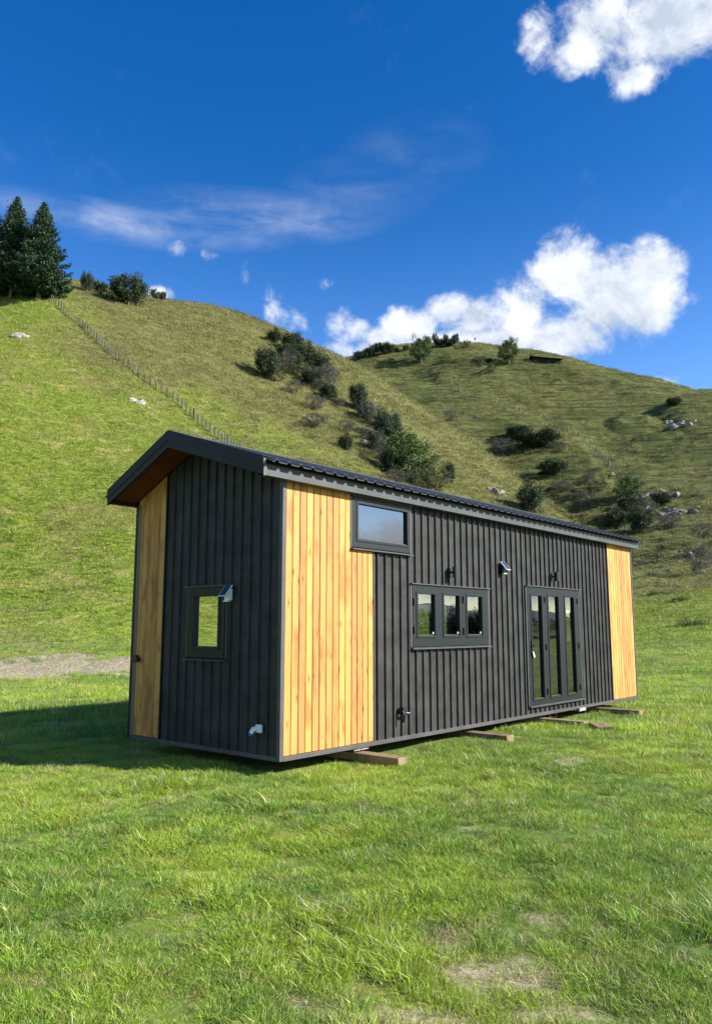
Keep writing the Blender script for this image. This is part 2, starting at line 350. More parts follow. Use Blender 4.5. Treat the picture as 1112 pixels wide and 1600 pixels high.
def ground_at(px, py):
    d = ray(px, py); t = np.arange(3, 620, .08)
    P = d[None] * t[:, None]
    below = H(P[:, 0], P[:, 1]) >= P[:, 2] + CAM_H
    k = int(np.argmax(below)) if below.any() else 0
    if not below.any():      # just above a crest: use the crest
        e = (H(P[:, 0], P[:, 1]) - CAM_H) / np.hypot(P[:, 0], P[:, 1]); k = int(np.argmax(e))
    return float(P[k, 0]), float(P[k, 1]), float(H(P[k, 0], P[k, 1])[0])
def bare_mask(x, y):
    m = np.zeros_like(x); az = np.arctan2(x, y); r = np.hypot(x, y)
    wob = fbm(x * 2.3, y * 2.3, 5) * 1.15
    for cx, cy, a, b in [(.68, 3.96, .30, .24), (.48, 4.34, .12, .14), (-.24, 3.66, .26, .2), (2.53, 9.74, .26, .3), (.25, 3.5, .3, .12), (1.04, 4.61, .20, .12), (-1.45, 4.1, .12, .06), (-.53, 7.06, .12, .14), (2.35, 5.99, .14, .12),
                         (.85, 3.55, .3, .1), (.9, 6.6, .12, .1), (3.0, 7.6, .2, .12), (.15, 4.6, .12, .1)]:
        d = np.sqrt(((x - cx) / a) ** 2 + ((y - cy) / b) ** 2)
        m = np.maximum(m, np.clip((.70 - d + wob * 1.0) * 1.4, 0, .72))
    rc = 29.2 + fbm(x * .25, y * .25, 2) * 1.6
    tr = np.clip(3.0 - np.abs(r - rc) + wob * 1.7, 0, 1) * np.clip((R(-9) - az) / R(3), 0, 1) * np.clip((az + R(50)) / .1, 0, 1)
    return np.maximum(m, tr)
FENCE_PX = [(62, 458), (90, 478), (120, 505), (150, 530), (185, 563), (215, 588), (240, 606), (275, 628), (300, 652), (345, 690), (400, 726)]
FENCE = [ground_at(*p) for p in FENCE_PX]
faz = np.array([math.atan2(p[0], p[1]) for p in FENCE]); frr = np.array([math.hypot(p[0], p[1]) for p in FENCE])
o_ = np.argsort(faz); faz, frr = faz[o_], frr[o_]

def link(name, me, mat=None, parent=None):
    o = bpy.data.objects.new(name, me); COL.objects.link(o)
    if mat is not None and me is not None and not me.materials: me.materials.append(mat)
    if parent is not None: o.parent = parent
    return o
def tag(o, label=None, cat=None, group=None, kind=None):
    if label: o['label'] = label
    if cat: o['category'] = cat
    if group: o['group'] = group
    if kind: o['kind'] = kind
    return o
def attr(me, name, vals, dom='POINT'):
    a = me.attributes.new(name, 'FLOAT', dom); a.data.foreach_set('value', np.ascontiguousarray(vals, dtype=np.float32))
def mesh_np(name, V, Fq, smooth_=False):
    me = bpy.data.meshes.new(name); V = np.asarray(V, np.float32); Fq = np.asarray(Fq, np.int32); n = Fq.shape[1]
    me.vertices.add(len(V)); me.vertices.foreach_set('co', V.ravel())
    me.loops.add(Fq.size); me.loops.foreach_set('vertex_index', Fq.ravel())
    me.polygons.add(len(Fq)); me.polygons.foreach_set('loop_start', np.arange(len(Fq), dtype=np.int32) * n)
    if smooth_: me.polygons.foreach_set('use_smooth', np.ones(len(Fq), bool))
    me.update(calc_edges=True)
    return me

azs = np.concatenate([np.arange(-180, -45, 2.), np.arange(-45, -28, .5), np.linspace(-28, 28, 680), np.arange(28.5, 80, .5), np.arange(80, 180.1, 2.)])
azs = np.radians(azs)
seg = [260, 40, 46, 130, 190, 60, 110, 170, 24, 14, 6]
tt = []
for k, n in enumerate(seg):
    f = np.arange(n) / n
    if k == 0: f = f ** 1.0
    if k >= 9: f = f ** 2
    tt += [(k, v) for v in f]
tt.append((len(seg) - 1, 1.))
kk = np.array([a for a, _ in tt]); fv = np.array([b for _, b in tt])
krA = np.array([np.interp(azs, AG, KR[k]) for k in range(len(KR))])
rg = krA[kk] * (1 - fv[:, None]) + krA[kk + 1] * fv[:, None]; rg[0] = .3
X = rg * np.sin(azs)[None]; Y = rg * np.cos(azs)[None]
z, sl, fh, az_, r_ = H(X.ravel(), Y.ravel(), True)
V = np.stack([X.ravel(), Y.ravel(), z], 1)
nr, na = rg.shape
ii, jj = np.meshgrid(np.arange(nr - 1), np.arange(na - 1), indexing='ij'); a0 = (ii * na + jj).ravel()
Fq = np.stack([a0, a0 + 1, a0 + na + 1, a0 + na], 1)[:, ::-1]
gm = mesh_np('ground', V, Fq, True)
attr(gm, 'slope', np.clip(sl * 1.3 - .05, 0, 1) ** .7); attr(gm, 'farhill', fh)
attr(gm, 'bare', np.where(r_ < 40, bare_mask(X.ravel(), Y.ravel()), 0) * .9)
fr_at = np.interp(az_, faz, frr, left=400, right=90)
fr_at = np.where(az_ > faz[-1], 90 - (az_ - faz[-1]) * 120, fr_at)
lush = np.clip((fr_at - r_) / 26 + .45 + fbm(X.ravel() * .05, Y.ravel() * .05, 4) * 1.5, 0, 1) * (1 - fh)
lush = np.maximum(lush, np.clip((np.interp(az_, [azel(900, 0)[0], azel(1112, 0)[0]], [58, 70]) - r_) / 5, 0, 1))
attr(gm, 'lush', lush)
ground = link('ground', gm, M['ground']); tag(ground, kind='structure')

# ---------------------------------------------------------------- mesh builder
class MB:
    def __init__(s): s.v = []; s.f = []; s.r = []
    def add(s, vs, fs, rnd=0.5):
        b = len(s.v); s.v += [tuple(map(float, q)) for q in vs]; s.f += [tuple(i + b for i in q) for q in fs]; s.r += [rnd] * len(vs)
    def box(s, a, b, rnd=.5):
        x0, y0, z0 = (min(a[i], b[i]) for i in range(3)); x1, y1, z1 = (max(a[i], b[i]) for i in range(3))
        s.add([(x0, y0, z0), (x1, y0, z0), (x1, y1, z0), (x0, y1, z0), (x0, y0, z1), (x1, y0, z1), (x1, y1, z1), (x0, y1, z1)],
              [(0, 3, 2, 1), (4, 5, 6, 7), (0, 1, 5, 4), (1, 2, 6, 5), (2, 3, 7, 6), (3, 0, 4, 7)], rnd)
    def prism(s, poly, vec, rnd=.5):
        n = len(poly); vec = Vector(vec)
        s.add([Vector(p) for p in poly] + [Vector(p) + vec for p in poly], [tuple(range(n))[::-1], tuple(range(n, 2 * n))] + [(i, (i + 1) % n, n + (i + 1) % n, n + i) for i in range(n)], rnd)
    def tube(s, pts, rad, n=8, rnd=.5, caps=True):
        pts = [Vector(p) for p in pts]; rads = rad if isinstance(rad, (list, tuple)) else [rad] * len(pts); rings = []
        for i, p in enumerate(pts):
            d = (pts[min(i + 1, len(pts) - 1)] - pts[max(i - 1, 0)]).normalized()
            u = d.orthogonal().normalized() if i == 0 else (u - d * u.dot(d)).normalized(); v_ = d.cross(u)
            rings.append([p + (u * math.cos(2 * math.pi * k / n) + v_ * math.sin(2 * math.pi * k / n)) * rads[i] for k in range(n)])
        fs = [(i * n + k, i * n + (k + 1) % n, (i + 1) * n + (k + 1) % n, (i + 1) * n + k) for i in range(len(pts) - 1) for k in range(n)]
        if caps: fs += [tuple(range(n))[::-1], tuple((len(pts) - 1) * n + k for k in range(n))]
        s.add([q for r in rings for q in r], fs, rnd)
    def build(s, name, mat, parent=None, bevel=0., smooth_=False):
        me = bpy.data.meshes.new(name); me.from_pydata(s.v, [], s.f); attr(me, 'rnd', s.r); me.update()
        if smooth_: me.polygons.foreach_set('use_smooth', [True] * len(me.polygons))
        o = link(name, me, mat, parent)
        if bevel:
            m = o.modifiers.new('bevel', 'BEVEL'); m.width = bevel; m.segments = 2; m.limit_method = 'ANGLE'
        return o

# ---------------------------------------------------------------- the tiny house
Z0 = .16; L, W, OV = 10.289, 2.898, .41
YAW = .86224
house = bpy.data.objects.new('tiny_house', None); COL.objects.link(house)
house.location = (-.8334, 8.8154, 0); house.rotation_euler = (0, 0, YAW)
tag(house, 'long cabin clad in charcoal ribbed steel and golden timber boards, standing on beams in grass', 'tiny house')
ER, RG, EL_ = (-.129, 3.286), (1.637, 3.868), (2.963, 3.258)   # roof line: eave, ridge, eave (height above bottom trim)
def roof_z(y):
    if y < RG[0]: return ER[1] + (RG[1] - ER[1]) * (y - ER[0]) / (RG[0] - ER[0])
    return RG[1] + (EL_[1] - RG[1]) * (y - RG[0]) / (EL_[0] - RG[0])
SOF = .125
# mappings (along wall, outward, height above trim) -> local
front = lambda a, d, z: (a, -d, z + Z0)
endw = lambda a, d, z: (-d, a, z + Z0)
backw = lambda a, d, z: (a, W + d, z + Z0)
farw = lambda a, d, z: (L + d, a, z + Z0)
def mbox(mb, mp, a0, a1, d0, d1, z0, z1, rnd=.5): mb.box(mp(a0, d0, z0), mp(a1, d1, z1), rnd)
def ribs(mb, mp, a0, a1, z0, z1, p=.1665, d=-.026, h=.026, phase=.04):
    """profiled steel sheet between a0 and a1; z1 may be a function of a"""
    prof = [(0, 0), (.006, h), (.030, h), (.036, 0)]
    pts = [(a0, d)]
    k = math.floor((a0 - phase) / p) - 1
    while phase + k * p < a1:
        for da, dh in prof:
            a = phase + k * p + da
            if a0 < a < a1: pts.append((a, d + dh))
        k += 1
    pts.append((a1, d)); top = z1 if callable(z1) else (lambda a: z1)
    n = len(pts)
    vs = [mp(a, dd, z0) for a, dd in pts] + [mp(a, dd, top(a)) for a, dd in pts]
    mb.add(vs, [(i, i + 1, n + i + 1, n + i) for i in range(n - 1)])
def grid_wall(mb, mp, a0, a1, z0, z1, holes, d0, d1):
    """solid wall with rectangular holes"""
    As = sorted({a0, a1, *[h[0] for h in holes], *[h[1] for h in holes]})
    for p, q in zip(As[:-1], As[1:]):
        hs_ = sorted([(h[2], h[3]) for h in holes if h[0] <= p + 1e-6 and h[1] >= q - 1e-6]); zc = z0
        for b, t in hs_:
            if b > zc + 1e-4: mbox(mb, mp, p, q, d0, d1, zc, b)
            zc = t
        if z1 > zc + 1e-4: mbox(mb, mp, p, q, d0, d1, zc, z1)
def planks(mb, mp, a0, a1, z0f, z1f, pitch=.1156, d0=-.028, d1=-.004, seed=0):
    r_ = random.Random(seed); n = max(1, round((a1 - a0) / pitch)); p = (a1 - a0) / n
    for i in range(n):
        x0, x1 = a0 + i * p + .004, a0 + (i + 1) * p - .004; dz = d1 + r_.uniform(-.0015, .0015)
        zb0, zb1 = z0f(x0), z0f(x1); zt0, zt1 = z1f(x0), z1f(x1); c = .006
        poly = [(x0, d0), (x0, dz - c), (x0 + c, dz), (x1 - c, dz), (x1, dz - c), (x1, d0)]
        zt = lambda a: zt0 + (zt1 - zt0) * (a - x0) / (x1 - x0)
        lo = [mp(a, d, zb0) for a, d in poly]; hi = [mp(a, d, zt(a)) for a, d in poly]; m = len(poly)
        mb.add(lo + hi, [tuple(range(m))[::-1], tuple(range(m, 2 * m))] + [(k, (k + 1) % m, m + (k + 1) % m, m + k) for k in range(m)], r_.random())
UP = (1.206, 2.410, 2.452, 3.095); KW = (2.440, 4.407, 1.192, 2.035); DR = (5.650, 7.640, .185, 2.135)
EW = (.956, 1.672, 1.086, 1.944)
BW = [(1.0, 2.35, .95, 1.95), (6.3, 7.7, 1.0, 2.0)]; FW = (1.15, 2.45, .18, 2.1)
sh = lambda h, e=.03: (h[0] + e, h[1] - e, h[2] + e, h[3] - e)
mb = MB(); T = -.032
grid_wall(mb, front, .1, L - .1, .03, 3.12, [sh(UP), sh(KW), sh(DR)], T - .09, T); mb.build('wall_frame', M['inner'], house)
mb = MB(); grid_wall(mb, backw, 0, L, .03, 3.11, [sh(h) for h in BW], T - .09, T); mb.build('wall_frame', M['inner'], house)
for mp, hole in ((endw, EW), (farw, FW)):
    mb = MB(); grid_wall(mb, mp, .032, W - .032, .03, 3.13, [sh(hole)], T - .09, T)
    mb.prism([mp(.032, T - .09, 3.13), mp(W - .032, T - .09, 3.13), mp(RG[0], T - .09, RG[1] - SOF - .02)], Vector(mp(0, T, 0)) - Vector(mp(0, T - .09, 0)))
    mb.build('wall_frame', M['inner'], house)
mb = MB(); mb.box((.03, .03, Z0 + .012), (L - .03, W - .03, Z0 + .1)); mb.build('floor_deck', M['inner'], house)
# timber panels on the long wall (stepping round the high window) and far end
mb = MB(); planks(mb, front, .055, 1.200, lambda a: .052, lambda a: 3.14, seed=3)
planks(mb, front, 1.204, 1.622, lambda a: .052, lambda a: 2.43, seed=4); tag(mb.build('timber_panel', M['wood'], house), 'honey coloured vertical boards stepping round the high window')
mb = MB(); planks(mb, front, 9.045, L - .05, lambda a: .052, lambda a: 3.14, seed=5); mb.build('timber_panel', M['wood'], house)
mb = MB(); planks(mb, endw, 2.225, W - .045, lambda a: .052, lambda a: roof_z(a) - SOF - .012, seed=6); mb.build('timber_panel', M['wood'], house)
# steel cladding
mb = MB()
ribs(mb, front, 1.640, UP[1], .05, UP[2] - .02); ribs(mb, front, UP[1], KW[0], .05, 3.14)
ribs(mb, front, KW[0], KW[1], .05, KW[2] - .02); ribs(mb, front, KW[0], KW[1], KW[3] + .02, 3.14)
ribs(mb, front, KW[1], DR[0], .05, 3.14); ribs(mb, front, DR[0], DR[1], .05, DR[2] - .02); ribs(mb, front, DR[0], DR[1], DR[3] + .02, 3.14)
ribs(mb, front, DR[1], 9.03, .05, 3.14); mb.build('ribbed_cladding', M['clad'], house)
zt = lambda a: roof_z(a) - SOF - .005
def gable(a0, a1, z0, mp, mb):   # split at the ridge so that the top follows it
    for p, q in ([(a0, a1)] if not (a0 < RG[0] < a1) else [(a0, RG[0]), (RG[0], a1)]): ribs(mb, mp, p, q, z0, zt)
mb = MB(); gable(.045, EW[0], .05, endw, mb); ribs(mb, endw, EW[0], EW[1], .05, EW[2] - .02); gable(EW[0], EW[1], EW[3] + .02, endw, mb); gable(EW[1], 2.205, .05, endw, mb)
mb.build('ribbed_cladding', M['clad'], house)
mb = MB(); gable(.045, FW[0], .05, farw, mb); gable(FW[0], FW[1], FW[3] + .02, farw, mb); gable(FW[1], W - .045, .05, farw, mb); mb.build('ribbed_cladding', M['clad'], house)
mb = MB(); xs = 0.045
for h in BW: ribs(mb, backw, xs, h[0], .05, 3.12); ribs(mb, backw, h[0], h[1], .05, h[2]); ribs(mb, backw, h[0], h[1], h[3], 3.12); xs = h[1]
ribs(mb, backw, xs, L - .045, .05, 3.12); mb.build('ribbed_cladding', M['clad'], house)
# screws in the pans
mb = MB()
for zrow in (.13, .72, 1.10, 1.62, 2.22, 2.78):
    k = 0
    while .04 + k * .1665 < 9.0:
        a = .04 + k * .1665 + .052; k += 1
        if a < 1.66 or any(h[0] - .04 < a < h[1] + .04 and h[2] - .06 < zrow < h[3] + .06 for h in (UP, KW, DR)): continue
        mb.tube([front(a, -.027, zrow), front(a, -.019, zrow)], .0062, 6)
tag(mb.build('cladding_screws', M['black'], house), kind='stuff')
# flashings: corners, base, panel edges
mb = MB(); mbox(mb, front, -.004, .05, -.05, .004, .0, 3.13); mb.box((-.0035, .05, Z0 + .0), (.05, .052, Z0 + 3.12))
mbox(mb, front, 1.624, 1.640, -.03, .006, .05, 2.43); mb.build('corner_flashing', M['trim'], house, .002)
mb = MB(); mbox(mb, front, L - .045, L + .004, -.05, .004, 0, 3.13); mb.build('corner_flashing', M['trim'], house, .002)
mb = MB(); mbox(mb, front, 9.028, 9.043, -.03, .006, .05, 3.13); mb.build('corner_flashing', M['trim'], house, .002)
mb = MB(); mbox(mb, endw, W - .044, W + .004, -.05, .005, 0, 3.13); mbox(mb, endw, 2.206, 2.222, -.03, .004, .05, roof_z(2.21) - SOF - .01); mb.build('corner_flashing', M['barge'], house, .002)
mb = MB(); mbox(mb, front, .0505, L - .046, -.03, .008, -.005, .046); mb.build('base_trim', M['trim'], house, .003)
mb = MB(); mbox(mb, endw, .0525, W - .046, -.03, .007, -.005, .046); mb.build('base_trim', M['trim'], house, .003)
# chassis under the floor
mb = MB(); mb.box((.25, .35, .125), (L - .25, .45, Z0 + .0)); mb.box((.25, W - .45, .125), (L - .25, W - .35, Z0 + .0)); mb.build('chassis_rail', M['rubber'], house)

# windows and doors ---------------------------------------------------------
def unit(name, mp, rect, panes, sill=True, hinges=(), back=False, head=True, proud=.012):
    a0, a1, z0, z1 = rect
    mb = MB(); grid_wall(mb, mp, a0, a1, z0, z1, panes, -.075, proud); root = mb.build(name, M['joinery'], house, .002)
    for i, (p0, p1, q0, q1) in enumerate(panes):
        # raised sash border round each pane, with a shadow gap between sashes
        m2 = MB(); b = .034
        m2.box(mp(p0 - b, proud, q0 - b), mp(p0, proud + .010, q1 + b)); m2.box(mp(p1, proud, q0 - b), mp(p1 + b, proud + .010, q1 + b))
        m2.box(mp(p0, proud, q1), mp(p1, proud + .010, q1 + b)); m2.box(mp(p0, proud, q0 - b), mp(p1, proud + .010, q0))
        m2.build('sash', M['joinery'], root, .003)
        m3 = MB(); m3.add([mp(p0, -.016, q0), mp(p1, -.016, q0), mp(p1, -.016, q1), mp(p0, -.016, q1)], [(0, 1, 2, 3)]); m3.build('pane', M['glass'], root)
        m4 = MB(); m4.box(mp(p0 + .001, -.015, q0 + .001), mp(p1 - .001, -.003, q0 + .010)); m4.build('glazing_bead', M['trim'], root)
    if head:
        m5 = MB(); m5.box(mp(a0 - .035, -.03, z1 + .001), mp(a1 + .035, proud + .030, z1 + .014)); m5.build('head_flashing', M['trim'], root)
    if sill:
        m6 = MB(); m6.prism([mp(a0 - .03, -.02, z0 - .03), mp(a0 - .03, proud + .040, z0 - .034), mp(a0 - .03, proud + .040, z0 - .022), mp(a0 - .03, -.02, z0 - .002)], Vector(mp(a1 + .03, 0, 0)) - Vector(mp(a0 - .03, 0, 0)))
        m6.build('sill_flashing', M['trim'], root)
        m7 = MB(); m7.box(mp(a0 - .032, -.028, z0), mp(a0 - .002, .006, z1)); m7.build('side_flashing', M['trim'], root)
        m7 = MB(); m7.box(mp(a1 + .002, -.028, z0), mp(a1 + .032, .006, z1)); m7.build('side_flashing', M['trim'], root)
    for a, zc in hinges:
        mh = MB(); mh.box(mp(a - .016, proud + .010, zc - .05), mp(a + .016, proud + .024, zc + .05)); mh.build('hinge', M['black'], root, .003)
    return root
unit('high_window', front, UP, [(1.306, 2.335, 2.558, 3.010)])
kw = unit('triple_window', front, KW, [(2.565, 2.965, 1.340, 1.910), (3.195, 3.590, 1.340, 1.910), (3.805, 4.215, 1.340, 1.910)],
     hinges=[(2.475, 1.80), (2.475, 1.42), (3.70, 1.86), (3.70, 1.40)])
dr = unit('bifold_door', front, DR, [(5.785, 6.150, .275, 1.985), (6.395, 6.775, .285, 1.990), (7.045, 7.395, .285, 1.995)],
     hinges=[(6.275, 1.93), (6.275, 1.12), (6.275, .38), (7.545, 1.93), (7.545, 1.12), (7.545, .38)], head=True)
ew = unit('end_window', endw, EW, [(1.075, 1.540, 1.215, 1.830)], proud=.02)
for h in BW: unit('rear_window', backw, h, [(h[0] + .1, (h[0] + h[1]) / 2 - .04, h[2] + .1, h[3] - .1), ((h[0] + h[1]) / 2 + .04, h[1] - .1, h[2] + .1, h[3] - .1)], sill=False, head=False)
unit('glazed_end_door', farw, FW, [(1.25, 1.76, .95, 2.0), (1.84, 2.35, .95, 2.0), (1.25, 1.76, .3, .87), (1.84, 2.35, .3, .87)], sill=False, head=False)
for x, q0 in ((2.94, 1.36), (3.565, 1.36), (4.19, 1.36)):
    mb = MB(); mb.box(front(x, -.015, q0), front(x + .014, -.002, q0 + .028)); mb.build('window_catch', M['white'], kw)
mb = MB(); mb.box(front(5.735, .022, .98), front(5.765, .030, 1.24)); mb.tube([front(5.75, .03, 1.15), front(5.75, .062, 1.15), front(5.87, .066, 1.15)], .009, 8); mb.build('door_handle', M['black'], dr, .002)
mb = MB(); mb.tube([front(5.75, .03, 1.04), front(5.75, .045, 1.04)], .014, 10); mb.box(front(5.742, .045, .985), front(5.764, .05, 1.035)); mb.box(front(5.765, .04, .955), front(5.785, .05, 1.005)); mb.build('door_lock', M['white'], dr)

# roof ----------------------------------------------------------------------
XF, XB = -.40, L + .125
mb = MB()
for (ya, za), (yb, zb) in ((ER, RG), (EL_, RG)):     # profiled sheets running down each slope
    dy, dz = ya - yb, za - zb; ln = math.hypot(dy, dz); ya2 = ya + dy / ln * .12; za2 = za + dz / ln * .12
    xs, p = [], .19; x = XF + .03; xs.append((XF, 0))
    while x < XB - .09:
        xs += [(x, 0), (x + .022, .03), (x + .052, .03), (x + .074, 0)]; x += p
    xs.append((XB, 0)); n = len(xs)
    vs = [(q, ya2, za2 + Z0 + h + .004) for q, h in xs] + [(q, yb, zb + Z0 + h + .004) for q, h in xs] + [(q, ya2, za2 + Z0 + h - .001) for q, h in xs]
    mb.add(vs, [(i, i + 1, n + i + 1, n + i) for i in range(n - 1)] + [(i, i + 1, 2 * n + i + 1, 2 * n + i) for i in range(n - 1)])
rs = mb.build('roof_sheeting', M['roof'], house)
mb = MB(); q = .16
for s_, e in ((-1, ER), (1, EL_)):
    sl_ = (RG[1] - e[1]) / abs(RG[0] - e[0]); y1 = RG[0] + s_ * q
    mb.prism([(XF - .02, RG[0], RG[1] + Z0 + .042), (XF - .02, y1, RG[1] - q * sl_ + Z0 + .038), (XF - .02, y1, RG[1] - q * sl_ + Z0 + .035), (XF - .02, RG[0], RG[1] + Z0 + .038)], (XB - XF + .04, 0, 0))
mb.build('ridge_cap', M['roof'], rs)
mb = MB()   # deck between sheet and ceiling
poly = [(ER[0] + .10, roof_z(ER[0] + .10) - .012), RG and (RG[0], RG[1] - .012), (EL_[0] - .04, roof_z(EL_[0] - .04) - .012), (EL_[0] - .04, roof_z(EL_[0] - .04) - SOF + .01), (RG[0], RG[1] - SOF + .01), (ER[0] + .10, roof_z(ER[0] + .10) - SOF + .01)]
mb.prism([(XF + .03, y, z + Z0) for y, z in poly], (XB - XF - .05, 0, 0)); mb.build('roof_deck', M['barge'], house)
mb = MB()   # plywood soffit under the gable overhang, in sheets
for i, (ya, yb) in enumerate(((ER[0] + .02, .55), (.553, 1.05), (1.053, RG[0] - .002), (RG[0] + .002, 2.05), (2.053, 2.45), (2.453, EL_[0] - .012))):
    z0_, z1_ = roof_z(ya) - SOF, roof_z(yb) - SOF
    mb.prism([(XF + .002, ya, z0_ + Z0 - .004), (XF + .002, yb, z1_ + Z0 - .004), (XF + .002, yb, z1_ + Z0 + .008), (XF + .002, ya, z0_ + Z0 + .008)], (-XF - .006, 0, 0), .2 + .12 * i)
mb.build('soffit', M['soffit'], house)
for sgn, x0, x1 in ((0, XF - .028, XF), (1, XB, XB + .028)):
    mb = MB()
    for (ya, za), end in ((ER, 0), (EL_, 1)):
        dpt = .185; pts = [(x0, ya, za + Z0), (x0, RG[0], RG[1] + Z0), (x0, RG[0], RG[1] + Z0 - dpt), (x0, ya, za + Z0 - dpt * .93)]
        mb.prism(pts, (x1 - x0, 0, 0))
    b = mb.build('barge_board', M['barge'], house)
    mb = MB(); xx = x0 - .007 if sgn == 0 else x1
    for (ya, za) in (ER, EL_):   # folded barge flashing over the board edge
        mb.prism([(xx, ya, za + Z0 + .040), (xx, RG[0], RG[1] + Z0 + .040), (xx, RG[0], RG[1] + Z0 - .085), (xx, ya, za + Z0 - .085)], (.007, 0, 0))
        mb.prism([(xx + .007, ya, za + Z0 + .036), (xx + .007, RG[0], RG[1] + Z0 + .036), (xx + .007, RG[0], RG[1] + Z0 + .040), (xx + .007, ya, za + Z0 + .040)], (.10 if sgn == 0 else -.10, 0, 0))
    mb.build('barge_flashing', M['barge'] if sgn == 0 else M['trim'], b)
# gutters: square trough with open top
mb = MB(); g0, g1 = -.015, -.128; zb_, zt_ = 3.112, 3.238
mb.box((XF, g1, zb_ + Z0), (XB, g1 + .004, zt_ + Z0)); mb.box((XF, g0, zb_ + Z0), (XB, g0 - .004, zt_ + Z0)); mb.box((XF, g1 + .004, zb_ + Z0), (XB, g0 - .004, zb_ + Z0 + .004))
mb.box((XF, g1 - .006, zt_ + Z0 - .012), (XB, g1, zt_ + Z0)); mb.box((XB - .004, g1, zb_ + Z0), (XB, g0, zt_ + Z0)); mb.build('gutter', M['gutter'], house)
mb = MB(); mb.box((XF, g1 + .03, zb_ + Z0 + .08), (XB, g1 + .05, 3.285 + Z0)); mb.build('fascia', M['barge'], house)
mb = MB(); mb.box((XF - .028, ER[0] - .004, Z0 + 3.105), (XF + .008, ER[0], Z0 + 3.30)); mb.build('gutter_stop_end', M['roof'], house)
mb = MB(); mb.box((XF, W + .002, Z0 + 3.10), (XB, EL_[0], Z0 + 3.20)); mb.build('gutter', M['barge'], house)

# fittings on the walls -----------------------------------------------------
def wall_lamp(a, z):
    m1 = MB(); m1.box(front(a - .035, 0, z - .075), front(a + .035, .014, z + .075)); r_ = m1.build('wall_lamp', M['black'], house, .004)
    m2 = MB(); m2.tube([front(a, .014, z), front(a, .06, z)], .016, 8); m2.build('lamp_bracket', M['black'], r_)
    m3 = MB(); m3.tube([front(a, .088, z - .08), front(a, .088, z + .08)], .036, 16); m3.build('lamp_barrel', M['black'], r_)
wall_lamp(3.385, 2.245); wall_lamp(6.61, 2.34)
def solar_lamp(mp, a, z, sx_=1):
    m1 = MB(); m1.box(mp(a - .045, 0, z - .09), mp(a + .045, .055, z + .05)); r_ = m1.build('solar_lamp', M['white'] if sx_ < 0 else M['black'], house, .006)
    tilt = [(.02, .10), (.135, -.045)]
    m2 = MB(); m2.prism([mp(a - .065, .015, z + .085), mp(a - .065, .125, z - .045), mp(a - .065, .132, z - .037), mp(a - .065, .022, z + .093)], Vector(mp(a + .065, 0, 0)) - Vector(mp(a - .065, 0, 0))); m2.build('lamp_head', M['white'], r_)
    m3 = MB(); m3.prism([mp(a - .055, .0262, z + .0905), mp(a - .055, .1292, z - .0315), mp(a - .055, .1302, z - .0307), mp(a - .055, .0272, z + .0913)], Vector(mp(a + .055, 0, 0)) - Vector(mp(a - .055, 0, 0))); m3.build('solar_cell', M['solar'], r_)
    m4 = MB(); m4.box(mp(a - .04, .03, z - .105), mp(a + .04, .075, z - .092)); m4.build('lamp_lens', M['white'], r_)
solar_lamp(front, 4.86, 2.40); solar_lamp(endw, .885, 1.86, -1)
mb = MB(); mb.tube([front(2.16, -.02, .36), front(2.16, .05, .36)], .028, 10); mb.tube([front(2.16, .05, .37), front(2.16, .07, .33), front(2.16, .06, .23)], .02, 10); tp = mb.build('garden_tap', M['black'], house)
mb = MB(); mb.box(front(2.155, .0, .37), front(2.215, .06, .42)); mb.tube([front(2.17, .075, .35), front(2.25, .09, .34)], .022, 8); mb.build('tap_handle', M['black'], tp, .004)
mb = MB(); mb.box(endw(.27, 0, .285), endw(.36, .04, .375)); pi_ = mb.build('power_inlet', M['white'], house, .01)
mb = MB(); mb.tube([endw(.33, .036, .335), endw(.35, .075, .325), endw(.365, .095, .28)], [.026, .028, .025], 12); mb.build('inlet_plug', M['white'], pi_)
mb = MB(); mb.tube([endw(.365, .095, .283), endw(.369, .098, .25)], .024, 12); mb.build('plug_collar', M['blue'], pi_)
mb = MB(); mb.tube([endw(2.755, -.01, 1.04), endw(2.755, .045, 1.04)], .048, 16); mb.box(endw(2.72, .02, 1.0), endw(2.66, .07, 1.06)); mb.build('wall_vent', M['black'], house, .004)

# beams the house rests on ----------------------------------------------------
def w2(lx, ly, z=0):
    c, s_ = math.cos(YAW), math.sin(YAW); return (house.location.x + lx * c - ly * s_, house.location.y + lx * s_ + ly * c, z)
BL = [(1.42, 'weathered timber beam poking out under the cabin nearest the camera', -.60), (3.95, 'timber beam sticking out from under the cabin below the triple window', -.60), (6.22, 'timber beam sticking out under the cabin in front of the bifold door', -.70), (8.50, 'timber beam sticking out under the far timber panel of the cabin', -.74)]
for i, (lx, lab, tip) in enumerate(BL):
    mb = MB(); mb.box((-.1, tip, 0), (.1, W + .2, .092), random.random())
    o = mb.build('support_beam', M['beam'], None, .006); o.location = w2(lx, 0, .005); o.rotation_euler = (0, .0, YAW + R([1.2, -1, .6, -.5][i]))
    tag(o, lab, 'timber beam', 'timber beams under the cabin')
mb = MB(); mb.box((-.13, -.26, 0), (.13, .26, .035), .3); o = mb.build('wood_plank', M['beam'], None, .004); o.location = w2(6.1, -1.0, .05); o.rotation_euler = (R(2), 0, YAW - R(50)); tag(o, 'short loose plank lying in the grass beside the beam by the door', 'plank')
for lx, ly, lab in ((1.42, .12, 'pale packing block on the nearest beam under the cabin'), (1.95, .5, 'pale block in the dark gap behind the nearest beam'), (7.5, .03, 'pale packing block under the cabin by the door frame')):
    mb = MB(); mb.box((-.14, -.09, 0), (.14, .09, .052)); o = mb.build('packing_block', M['rock_white'], None, .005); o.location = w2(lx, ly, .121 if lx != 1.95 else .08); o.rotation_euler = (0, 0, YAW); tag(o, lab, 'block', 'packing blocks under the cabin')

